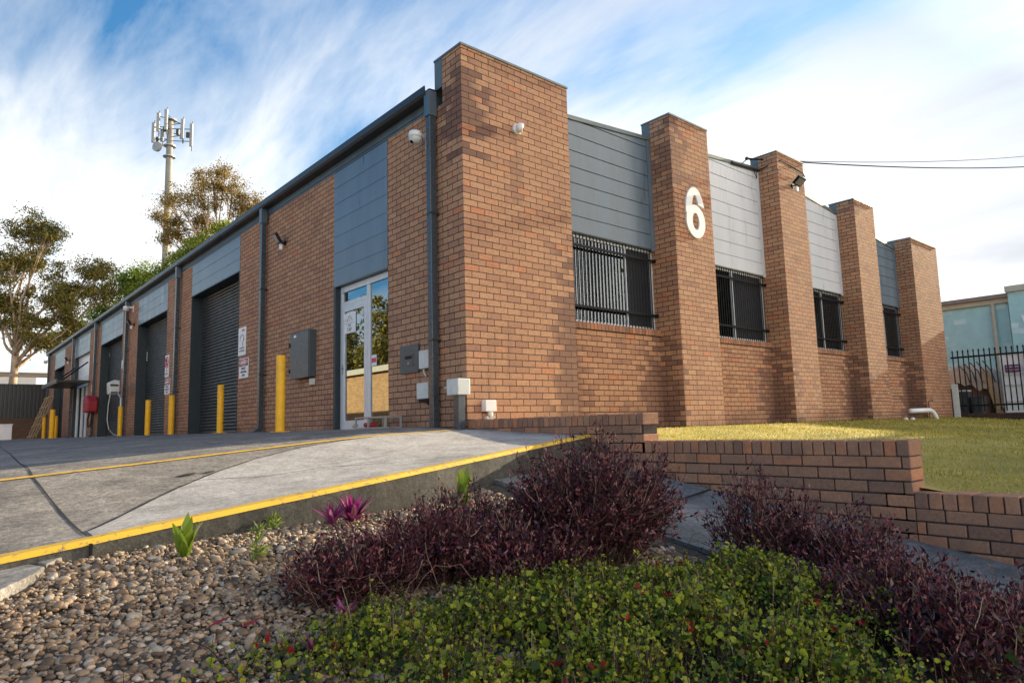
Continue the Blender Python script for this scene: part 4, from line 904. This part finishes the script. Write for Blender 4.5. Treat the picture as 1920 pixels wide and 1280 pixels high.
b, L = tpx(120, 62, -.5, [(125, 615, 20, 0), (95, 640, 24, 0), (150, 610, 14, 0), (140, 640, 20, 0)])
tree('leafy_tree', 'small dark tree low over the far end of the roof', 'tree', b, L, M['gum'], M['barkdark'], .25, 7000, .24, .4, seed=9, limbs=6)
# trees beyond the left yard and the street trees to the right whose shade falls on lawn and garden
for i, (x, y, h_) in enumerate(((-21, 30, 10), (-22, 37, 11.5), (-21, 45, 10.5), (-23, 22, 10))):
    tree('gum_tree', 'shade tree behind the tan neighbour building, mirrored in the door glass', 'tree', (x, y, -1.5), [(0, h_*.75, 0, h_*.26), (h_*.2, h_*.62, 0, h_*.2), (-h_*.2, h_*.65, 0, h_*.2), (0, h_*.9, 1, h_*.18)], M['gum'], M['barkdark'], .3, 7000, .4, .6, seed=20+i, limbs=7, group='trees mirrored in the door glass')
for i, (x, y, h_) in enumerate(((40, -6.7, 14), (33, -9.4, 15), (36, -12.5, 16), (31, -15.5, 14), (44, -7.2, 15), (48, -12, 18))):
    tree('gum_tree', 'tall street tree right of the blue building shading the lawn', 'tree', (x, y, -1.2), [(0, h_*.8, 0, h_*.2), (h_*.14, h_*.66, 1, h_*.17), (-h_*.14, h_*.62, -1, h_*.17), (0, h_*.5, 2, h_*.16), (0, h_*.42, -2, h_*.15), (-h_*.05, h_*.9, 0, h_*.12), (.1, h_*.33, 0, h_*.13)], M['gum'], M['barkdark'], .35, 9000, .5, .75, seed=40+i, limbs=8, group='street trees beyond the right edge')
t0 = at(299, 800, 66); tx, ty = t0.x, t0.y; k = 66/CAM['f']; zt_ = lambda v: (832.-v)*k+.055
T = empty('phone_tower', (tx, ty, 0), 'slim concrete phone tower carrying panel antennas and a round dish', 'tower')
rt = Vector((cyw, -syw, 0)); awv = Vector((syw, cyw, 0)); TP = lambda u, v, dd=0: Vector((tx, ty, zt_(v)))+rt*(u-316)*k+awv*dd
MB().lathe((tx, ty, -1), [(.40, 0), (.38, 1), (.30, zt_(240)+1), (.26, zt_(215)+1)], 20).build('mast', M['cement'], T, smooth=True)
for u, va, vb, dd in ((287, 221, 262, -.4), (301, 206, 244, -.9), (318, 201, 243, -1.1), (345, 216, 257, -.5), (357, 221, 268, .1), (331, 208, 245, .9), (304, 202, 240, .9), (294, 226, 252, .6)):
    a_, b_ = TP(u, va, dd), TP(u, vb, dd); mb = MB(); mb.obox((a_+b_)/2, rt, awv, (0, 0, 1), .15, .10, (a_.z-b_.z)/2); p = mb.build('panel_antenna', M['antenna'], T, bevel=.03)
    mb = MB(); mb.tube([a_+awv*.2+Vector((0, 0, .3)), b_+awv*.2-Vector((0, 0, .4))], .05, 6); c_ = TP(316, (va+vb)/2); m_ = (a_+b_)/2+awv*.2
    mb.tube([m_+Vector((0, 0, .7)), Vector((c_.x, c_.y, m_.z+.7))], .045, 5); mb.tube([m_-Vector((0, 0, .6)), Vector((c_.x, c_.y, m_.z-.6))], .045, 5); mb.build('mounting_pole', M['bin'], p)
for u, v in ((307, 232), (332, 240), (340, 248), (293, 254), (352, 246)):
    c_ = TP(u, v, -.1); MB().obox(c_, rt, awv, (0, 0, 1), .14, .1, .28).build('radio_unit', M['bin'], T)
mb = MB(); c_ = TP(295, 271, -.5); mb.lathe(c_, [(.48, .25), (.5, 0), (.5, -.05), (.1, -.06)], 26, (rt*.35+awv*1).normalized()); mb.build('dish', M['antenna'], T)
mb = MB()
for v in (290, 268, 214): mb.lathe((tx, ty, zt_(v)), [(.6, 0), (.6, .08), (.3, .08)], 16)
mb.build('collar', M['galv'], T)
# ================================================================ PLANTING
def bushpts(n, seed): return np.random.default_rng(seed)
def bush(x, y, rx, ry, h, nst, nlf, label, seed, leaf=.026, spread=1.0, bare=0., lean=(0, 0)):
    rn = np.random.default_rng(seed); z = zbed(x, y); t = empty('burgundy_bush', (x, y, z), label, 'bush', 'burgundy bushes in the garden bed')
    polys = []; tips = []
    for i in range(nst):
        a = rn.uniform(0, 2*math.pi); q = math.sqrt(rn.random())*spread; hh = h*(1-.42*q**2)*(rn.uniform(.62, 1.04) if rn.random() < .85 else rn.uniform(1.04, 1.3))
        e = np.array([rx*q*math.cos(a)+lean[0]*hh, ry*q*math.sin(a)+lean[1]*hh, hh]); s = np.array([e[0]*.35, e[1]*.35, -.04])
        P = np.stack([s+(e-s)*f+np.array([.1*rx*math.sin(f*5+i), .1*ry*math.cos(f*4+2*i), .05*h*math.sin(f*3)])*f*(1-f)*2 for f in np.linspace(0, 1, 6)]); polys.append(P)
        tips.append(P)
        for k in range(4):
            f0 = rn.integers(2, 5); d = unit((P[f0+1]-P[f0])[None]+rn.normal(size=(1, 3))*.06)[0]; Lb = h*rn.uniform(.12, .34)
            p2 = np.stack([P[f0]+d*Lb*f+np.array([0, 0, .05*f*f]) for f in (0, .5, 1.)]); polys.append(p2); tips.append(p2)
    V, F, s_ = sticks(polys, .0030, .0012); ob = npmesh('stems', V, F, s_, M['twig'], parent=t)
    lens = np.array([1.0 if len(p) == 6 else .75 for p in tips]); pick = rn.choice(len(tips), nlf, p=lens/lens.sum())
    f = bare+(1-bare)*rn.random(nlf)**.6
    C = np.empty((nlf, 3)); D = np.empty((nlf, 3))
    for i, (k, q) in enumerate(zip(pick, f)):
        P = tips[k]; m = len(P)-1; j = min(int(q*m), m-1); C[i] = P[j]+(P[j+1]-P[j])*(q*m-j); D[i] = P[j+1]-P[j]
    D = unit(D)+rn.normal(size=(nlf, 3))*.75; C += rn.normal(size=(nlf, 3))*.012
    V, F, s_ = leaves(C, D, leaf*rn.uniform(.45, 1.6, nlf), leaf*.45*rn.uniform(.6, 1.3, nlf)); npmesh('foliage', V, F, s_, M['burgundy'], parent=t)
    nt = nlf//9; k_ = rn.integers(0, len(tips), nt); Ct = np.array([tips[k][-1] for k in k_])+rn.normal(size=(nt, 3))*.007; Dt = np.array([tips[k][-1]-tips[k][-2] for k in k_]); Dt = unit(Dt)+rn.normal(size=(nt, 3))*.45
    V, F, s_ = leaves(Ct, Dt, leaf*rn.uniform(.5, 1.1, nt), leaf*.3); npmesh('sunlit_tips', V, F, s_, M['tips'], parent=t)
    return t
bush(-2.44, -4.38, .50, .46, .56, 320, 17000, 'largest dense burgundy bush in the middle of the bed below the kerb end', 61)
bush(-3.04, -4.02, .46, .30, .31, 170, 3000, 'twiggy burgundy bush left of the largest one, with bare stems', 62, bare=.35)
bush(-3.76, -4.22, .36, .24, .25, 110, 3800, 'leftmost low dark burgundy bush at the edge of the pebbles', 63)
bush(-3.38, -4.24, .34, .24, .29, 130, 4400, 'low burgundy bush bridging the leftmost bush and the twiggy one', 59, bare=.12)
bush(-3.02, -4.50, .46, .22, .28, 100, 4400, 'low dark burgundy bush in front of the largest one, by the groundcover', 60)
bush(-1.56, -4.86, .36, .32, .50, 130, 3600, 'open burgundy bush in front of the path and retaining wall', 64, bare=.4)
bush(-1.50, -5.28, .36, .28, .44, 120, 3800, 'burgundy bush right of the open one, below the step of the wall', 65, bare=.3)
bush(-1.95, -5.66, .28, .28, .30, 90, 2000, 'sparse burgundy bush with many bare stems near the right edge', 66, bare=.45)
bush(-1.80, -6.12, .36, .3, .34, 110, 2400, 'rightmost burgundy bush at the right edge of the photo', 67, bare=.4)
bush(-2.25, -5.72, .34, .30, .26, 120, 3600, 'dark low burgundy bush in front of the sparse one at bottom right', 68, bare=.1)
bush(-2.42, -6.08, .34, .26, .28, 120, 3600, 'lowest burgundy bush in the bottom right corner', 69, bare=.15)
def straps(x, y, n, L, W, m, name, label, seed, up=.8, cat='plant'):
    rn = np.random.default_rng(seed); z = zbed(x, y); mb = MB()
    for i in range(n):
        a = 2*math.pi*i/n*1.618*2+rn.uniform(-.3, .3); l = L*rn.uniform(.65, 1.1); tl = rn.uniform(.15, .75)*(1.25-up); dx, dy = math.cos(a), math.sin(a); K = 8; o = len(mb.v)
        for k in range(K+1):
            f = k/K; w = W*math.sin(math.pi*min(1, .12+.88*f)**.75)*(1 if f < .99 else .15); hz_ = l*(f*math.cos(tl)-.35*tl*f*f); r_ = l*(f*math.sin(tl)+.3*tl*f*f)
            for s_ in (-1, 0, 1): mb.v.append((x+dx*r_-dy*w*s_*.5, y+dy*r_+dx*w*s_*.5, z+hz_+(.18*w if s_ else 0)))
        mb.f += [(o+3*k+j, o+3*k+j+1, o+3*k+j+4, o+3*k+j+3) for k in range(K) for j in (0, 1)]
    return tag(mb.build(name, m, origin=(x, y, z), smooth=True), label, cat)
straps(-4.2, -3.25, 8, .24, .072, M['strap'], 'strap_leaf_plant', 'yellow green strap leaved plant alone in the pebbles', 71)
straps(-2.24, -2.92, 14, .32, .07, M['strap'], 'strap_leaf_plant', 'fan of green strap leaves against the kerb above the bushes', 72)
straps(-3.14, -2.97, 46, .21, .034, M['magenta'], 'cordyline', 'bright magenta spiky plant against the kerb', 73, .15)
straps(-3.27, -2.95, 16, .2, .03, M['magenta'], 'cordyline', 'dull reddish spiky plant left of the bright magenta one', 74, .4)
straps(-3.95, -4.48, 12, .12, .02, M['magenta'], 'cordyline', 'small magenta plant at the pebble edge left of the groundcover', 75, .6)
straps(-4.2, -4.72, 12, .11, .018, M['magenta'], 'cordyline', 'tiny magenta plant among groundcover near the bottom edge', 76, .6)
def weed(x, y, z, h_, n, label, seed):
    rn = np.random.default_rng(seed); C = np.stack([np.array([x, y, z])+np.array([rn.normal(0, .012), rn.normal(0, .012), h_*f]) for f in rn.random(n)]); D = rn.normal(size=(n, 3)); D[:, 2] = abs(D[:, 2])*.8+.2
    V, F, s_ = leaves(C, D, .055, .01); o = np.array([x, y, z]); tag(npmesh('weed', V-o, F, s_, M['lightleaf'], (x, y, z)), label, 'weed', 'small weeds')
weed(-3.93, -3.50, zbed(-3.93, -3.5), .16, 70, 'tall feathery weed in the pebbles right of the lone strap plant', 81)
weed(-3.6, -2.85, zbed(-3.6, -2.85), .09, 50, 'low weed in the pebbles close to the kerb', 82)
weed(-.12, 2.75, zdrv(-.12, 2.75), .07, 26, 'tiny weed growing at the foot of the front door', 83)
# pebbles
phi = (1+5**.5)/2
ico = np.array([(-1, phi, 0), (1, phi, 0), (-1, -phi, 0), (1, -phi, 0), (0, -1, phi), (0, 1, phi), (0, -1, -phi), (0, 1, -phi), (phi, 0, -1), (phi, 0, 1), (-phi, 0, -1), (-phi, 0, 1)], float)/math.sqrt(1+phi*phi)
icf = [(0, 11, 5), (0, 5, 1), (0, 1, 7), (0, 7, 10), (0, 10, 11), (1, 5, 9), (5, 11, 4), (11, 10, 2), (10, 7, 6), (7, 1, 8), (3, 9, 4), (3, 4, 2), (3, 2, 6), (3, 6, 8), (3, 8, 9), (4, 9, 5), (2, 4, 11), (6, 2, 10), (8, 6, 7), (9, 8, 1)]
def subdiv(V, F):
    V = list(map(tuple, V)); mid = {}; G = []
    def mp(a, b):
        k = (min(a, b), max(a, b))
        if k not in mid: p = np.array(V[a])+np.array(V[b]); V.append(tuple(p/np.linalg.norm(p))); mid[k] = len(V)-1
        return mid[k]
    for a, b, c in F: ab, bc, ca = mp(a, b), mp(b, c), mp(c, a); G += [(a, ab, ca), (b, bc, ab), (c, ca, bc), (ab, bc, ca)]
    return np.array(V), G
iv, if_ = subdiv(ico, icf); if_ = np.array(if_)
cen = []
def on_slab(x, y):
    return (x < -4.80 and y > -3.66+1.45*(x+5.03)) or (x < -4.55 and y > -3.13+1.5*(x+4.755))
while len(cen) < 36000:
    x = RNG.uniform(-5.6, -1.75); y = RNG.uniform(-5.2, -2.1)
    if y > yk(x)-.06 or (x-CP.x)**2+(y-CP.y)**2 < 1.2 or on_slab(x, y): continue
    if y < -4.85 and x > -3.6 and RNG.random() < .75: continue
    cen.append((x, y))
n = len(cen); cen = np.array(cen); zz = np.array([zbed(x, y) for x, y in cen])
sz = .0076*np.exp(RNG.normal(0, .38, n)); sc = np.stack([sz*RNG.uniform(1, 1.55, n), sz*RNG.uniform(.8, 1.15, n), sz*RNG.uniform(.5, .85, n)], 1)
q = unit(np.concatenate([RNG.normal(0, .16, (n, 1)), RNG.normal(0, .16, (n, 1)), RNG.normal(0, 1, (n, 2))], 1)); xq, yq, zq, wq = q.T
Rm = np.stack([np.stack([1-2*(yq**2+zq**2), 2*(xq*yq-zq*wq), 2*(xq*zq+yq*wq)], 1), np.stack([2*(xq*yq+zq*wq), 1-2*(xq**2+zq**2), 2*(yq*zq-xq*wq)], 1), np.stack([2*(xq*zq-yq*wq), 2*(yq*zq+xq*wq), 1-2*(xq**2+yq**2)], 1)], 1)
PV = np.einsum('nij,nkj->nki', Rm, iv[None]*sc[:, None, :]*(1+.10*RNG.normal(size=(n, len(iv), 1))*.5))
PV += np.stack([cen[:, 0], cen[:, 1], zz+sz*.35+RNG.uniform(0, .010, n)], 1)[:, None, :]
FF = (if_[None]+np.arange(n)[:, None, None]*len(iv)).reshape(-1)
tag(npmesh('pebbles', PV.reshape(-1, 3), FF, np.full(n*len(if_), 3), M['pebble'], smooth=True), 'bed of mixed brown river pebbles below the kerb', 'pebbles', kind='stuff')
# groundcover
def edge_y(x):                                           # back edge of the groundcover
    return np.interp(x, [-5.2, -4.6, -4.2, -3.84, -3.3, -2.8, -2.3, -1.9, -1.5], [-4.75, -4.6, -4.45, -4.36, -4.5, -4.66, -4.78, -5.0, -5.6])
C = []; hs = []
while len(C) < 46000:
    x = RNG.uniform(-5.3, -1.5, 4000); y = RNG.uniform(-6.5, -4.2, 4000); dd = edge_y(x)-y
    dens = np.clip(dd/.35, 0, 1)*np.clip((x+5.25)/1.7, .10, 1)*np.clip(((-5.3-.5*(x+1.6)*-1)*0+1), 0, 1)*np.clip(1-((x+2.9)*.447-(y+5.95)*.894)/.22, .06, 1)
    cl = .5+.5*np.sin(7*x+2*np.sin(5*y))*np.cos(6*y+1.3*np.sin(4*x)); dens *= .10+1.0*cl**1.3
    dens *= .35+.8*(.5+.5*np.sin(17*x+3*np.sin(9*y)+1)*np.sin(15*y+2*np.cos(11*x)))
    ok = (RNG.random(4000) < dens) & ((x-CP.x)**2+(y-CP.y)**2 > 1.35)
    c2 = .5+.5*np.sin(23*x+3*np.sin(11*y))*np.sin(19*y+2*np.cos(13*x))
    hmax = .025+.16*np.clip((x+4.7)/1.6, .05, 1)*np.clip(dd/.3, .2, 1)*(.25+.5*cl+.5*c2)
    for a, b, h_ in zip(x[ok], y[ok], hmax[ok]):
        q_ = RNG.random()**.55; C.append((a, b, zbed(a, b)+.015+h_*q_)); hs.append(q_)
C = np.array(C[:46000]); D = RNG.normal(size=(len(C), 3)); D[:, 2] = D[:, 2]*.8-.2
lsz = np.clip(.0135*np.exp(RNG.normal(0, .40, len(C))), .006, .036)
V, F, s_ = leaves(C, D, lsz, lsz*RNG.uniform(.7, 1.05, len(C)), rounded=True)
tag(npmesh('groundcover', V, F, s_, M['cover']), 'lime green round leaved groundcover along the front of the bed', 'groundcover', kind='stuff')
pol = []; SC = []; SD = []; SL = []
for i in range(1300):                                     # upright sprigs standing out of the mat
    c = C[RNG.integers(len(C))]; hgt = RNG.uniform(.03, .10); ln = RNG.normal(0, .02, 2); P = np.array([[c[0], c[1], c[2]-.03], [c[0]+ln[0]*.5, c[1]+ln[1]*.5, c[2]+hgt*.5], [c[0]+ln[0], c[1]+ln[1], c[2]+hgt]]); pol.append(P)
    for k in range(RNG.integers(5, 10)):
        f = RNG.random(); SC.append(P[0]+(P[2]-P[0])*f+RNG.normal(0, .003, 3)); v = RNG.normal(size=3); v[2] = v[2]*.4+.15; SD.append(v); SL.append(RNG.uniform(.01, .022)*(1.2-.5*f))
sprigs = leaves(np.array(SC), np.array(SD), np.array(SL), np.array(SL)*.8, rounded=True)
tag(npmesh('groundcover_sprigs', *sprigs, M['cover']), 'upright lime sprigs standing out of the groundcover', 'groundcover', kind='stuff')
for i in range(5200):
    c = C[RNG.integers(len(C))]; zb2 = zbed(c[0], c[1]); off = RNG.normal(0, .03, 2)
    pol.append(np.array([[c[0]+off[0], c[1]+off[1], zb2-.01], [c[0]+off[0]*.4, c[1]+off[1]*.5, (zb2+c[2])/2], [c[0], c[1], c[2]+.01]]))
for i in range(45):                                      # long dry runners arching through it
    x = RNG.uniform(-4.6, -1.6); y = edge_y(x)-RNG.uniform(.0, .9); a = RNG.uniform(0, 6.28); l = RNG.uniform(.1, .35); z = zbed(x, y)+.06
    pol.append(np.array([[x+l*f*math.cos(a), y+l*f*math.sin(a), z+.16*math.sin(math.pi*f*.8)*RNG.uniform(.7, 1.1)] for f in np.linspace(0, 1, 6)]))
V, F, s_ = sticks(pol, .0016, .0009); tag(npmesh('groundcover_stems', V, F, s_, M['twig']), 'thin dry runners and stems threading through the groundcover', 'stems', kind='stuff')
pk = C[RNG.choice(len(C), 150)]; pk[:, 2] += .01
cc = np.repeat(pk[::3], 3, 0)+RNG.normal(0, .008, (150, 3)); D = RNG.normal(size=(150, 3)); D[:, 2] = abs(D[:, 2])+.3
V, F, s_ = leaves(cc, D, .034, .014); tag(npmesh('red_leaflets', V, F, s_, M['redleaf']), 'scattered red young leaves in the groundcover', 'leaves', kind='stuff')
mb = MB(); x, y = -3.60, -5.40; z = zbed(x, y)+.06; mb.add([(x, y, z), (x+.05, y+.02, z+.012), (x+.075, y+.07, z+.004), (x+.02, y+.075, z+.02), (x-.012, y+.04, z+.01)], [(0, 1, 2, 3, 4)])
M['dryleaf'] = plain('dry_brown_leaf', (.42, .24, .15), .7, var=.2, scale=30)
tag(mb.build('fallen_leaf', M['dryleaf']), 'pale brown fallen leaf on the groundcover at the bottom edge', 'leaf')
for x0, y0, lab in ((-4.42, -4.35, 'long dark red fallen leaf on the pebbles near the bottom left'), (-4.33, -4.42, 'short dark red fallen leaf beside the long one on the pebbles')):
    mb = MB(); z = zbed(x0, y0)+.05; l = .1 if 'long' in lab else .06
    mb.add([(x0, y0, z), (x0+l*.4, y0+.014+l*.2, z+.006), (x0+l, y0+l*.5, z+.01), (x0+l*.5, y0-.012+l*.2, z+.004)], [(0, 1, 2, 3)])
    tag(mb.build('fallen_leaf', M['redleaf']), lab, 'leaf')
nl = 420; lx = RNG.uniform(-5.2, -1.8, nl); ly = np.array([RNG.uniform(-4.9, yk(a)-.06) for a in lx])
Cl = np.stack([lx, ly, np.array([zbed(a, b)+.022 for a, b in zip(lx, ly)])], 1); Dl = RNG.normal(size=(nl, 3)); Dl[:, 2] *= .25
V, F, s_ = leaves(Cl, Dl, RNG.uniform(.012, .045, nl), RNG.uniform(.004, .014, nl)); M['litter'] = island_mat('leaf_litter', [(0, (.10, .05, .03)), (.5, (.22, .13, .07)), (.8, (.33, .22, .12)), (1, (.20, .22, .05))], .8, 30, .3)
tag(npmesh('leaf_litter', V, F, s_, M['litter']), 'bits of dry leaf litter strewn over the pebbles', 'leaf litter', kind='stuff')
# lawn blades, dense near the retaining wall and thinning with distance
nb_ = 60000
x = .24+RNG.random(nb_)**2.0*17.; y = RNG.uniform(-8, -.03, nb_); z = np.array([zlawn(a, b)+.015*math.sin(1.7*a+b)*min(1, -b) for a, b in zip(x, y)])
C = np.stack([x, y, z-.004], 1); D = RNG.normal(size=(nb_, 3))*.5; D[:, 2] = 1
V, F, s_ = leaves(C, D, RNG.uniform(.015, .045, nb_)*(1+x*.05), .004*(1+x*.25)); tag(npmesh('grass', V, F, s_, M['grass']), 'short patchy lawn grass beside the front pillars', 'grass', kind='stuff')

# ================================================================ LIGHT
SUN_EL, SUN_AZ = math.radians(16.5), math.radians(91.5)   # azimuth from +Y towards +X
sd_ = Vector((math.sin(SUN_AZ)*math.cos(SUN_EL), math.cos(SUN_AZ)*math.cos(SUN_EL), math.sin(SUN_EL)))
sl = bpy.data.lights.new('sun', 'SUN'); sl.energy = 5.0; sl.angle = math.radians(.5); sl.color = (1, .83, .56)
so = bpy.data.objects.new('sun', sl); COL.objects.link(so); so.rotation_euler = sd_.to_track_quat('Z', 'Y').to_euler()
wd = bpy.data.worlds.new('World'); S.world = wd; wd.use_nodes = True; w = NT(wd); bg = w.n['Background']
sky = w.node('ShaderNodeTexSky', _sky_type='NISHITA', _sun_disc=False, _sun_elevation=SUN_EL, _sun_rotation=SUN_AZ, _air_density=1.3, _dust_density=.6, _ozone_density=2.5)
g = w.coord('Generated'); sep = w.node('ShaderNodeSeparateXYZ'); w.l.new(g, sep.inputs[0])
den = w.math('ADD', w.math('MAXIMUM', sep.outputs[2], 0.), .16)
px_, py_ = w.math('DIVIDE', sep.outputs[0], den), w.math('DIVIDE', sep.outputs[1], den)
cmb = w.node('ShaderNodeCombineXYZ'); w.l.new(px_, cmb.inputs[0]); w.l.new(py_, cmb.inputs[1])
mp = w.node('ShaderNodeMapping', Rotation=(0, 0, math.radians(20)), Scale=(1.0, .30, 1), Location=(3.1, 1.7, 0)); w.l.new(cmb.outputs[0], mp.inputs[0])
n1 = w.noise(mp.outputs[0], 1.5, 9, .58, .9); n2 = w.noise(mp.outputs[0], 4.5, 7, .6, .5); n3 = w.noise(mp.outputs[0], .9, 6, .55, .4)
dirr = w.math('ADD', w.math('MULTIPLY', sep.outputs[0], .42), w.math('MULTIPLY', sep.outputs[1], -.14))     # cloudier towards the sun and behind
low = w.math('MULTIPLY', sep.outputs[2], -1.05)
D_ = w.math('ADD', w.math('ADD', w.math('MULTIPLY', w.math('SUBTRACT', n1, .5), 1.5), w.math('MULTIPLY', w.math('SUBTRACT', n2, .5), .6)), w.math('ADD', dirr, low))
dens = w.ramp(w.math('ADD', D_, .93), [(.18, 0.), (.42, .38), (.66, .85), (.9, 1.)])
shade = w.ramp(w.math('ADD', w.math('MULTIPLY', n3, .45), w.math('MULTIPLY', n1, .55)), [(.40, (1.0, 1.0, 1.0)), (.60, (.68, .70, .73))])
back = w.math('ADD', w.math('ADD', w.math('MULTIPLY', sep.outputs[0], -.30), w.math('MULTIPLY', sep.outputs[1], -.74)), w.math('MULTIPLY', sep.outputs[2], .55))     # unseen clouds behind and overhead, brightened to fill the shaded walls
warm = w.ramp(w.math('ADD', w.math('MULTIPLY', back, .5), .5), [(.22, (.66, .64, .605)), (.40, (.345, .37, .41)), (.58, (.95, .86, .76)), (.85, (1.5, 1.30, 1.08))])
cl = w.mix(1., shade, warm, 'MULTIPLY')
skc = w.mix(1., sky.outputs[0], (.030, .062, .083), 'MULTIPLY'); clc = cl
w.l.new(w.mix(dens, skc, clc), bg.inputs[0]); bg.inputs[1].default_value = 1.
S.view_settings.view_transform = 'Standard'; S.view_settings.look = 'None'; S.view_settings.exposure = 1.4; S.view_settings.gamma = 1
S.render.engine = 'CYCLES'; S.cycles.max_bounces = 6; S.cycles.transparent_max_bounces = 12
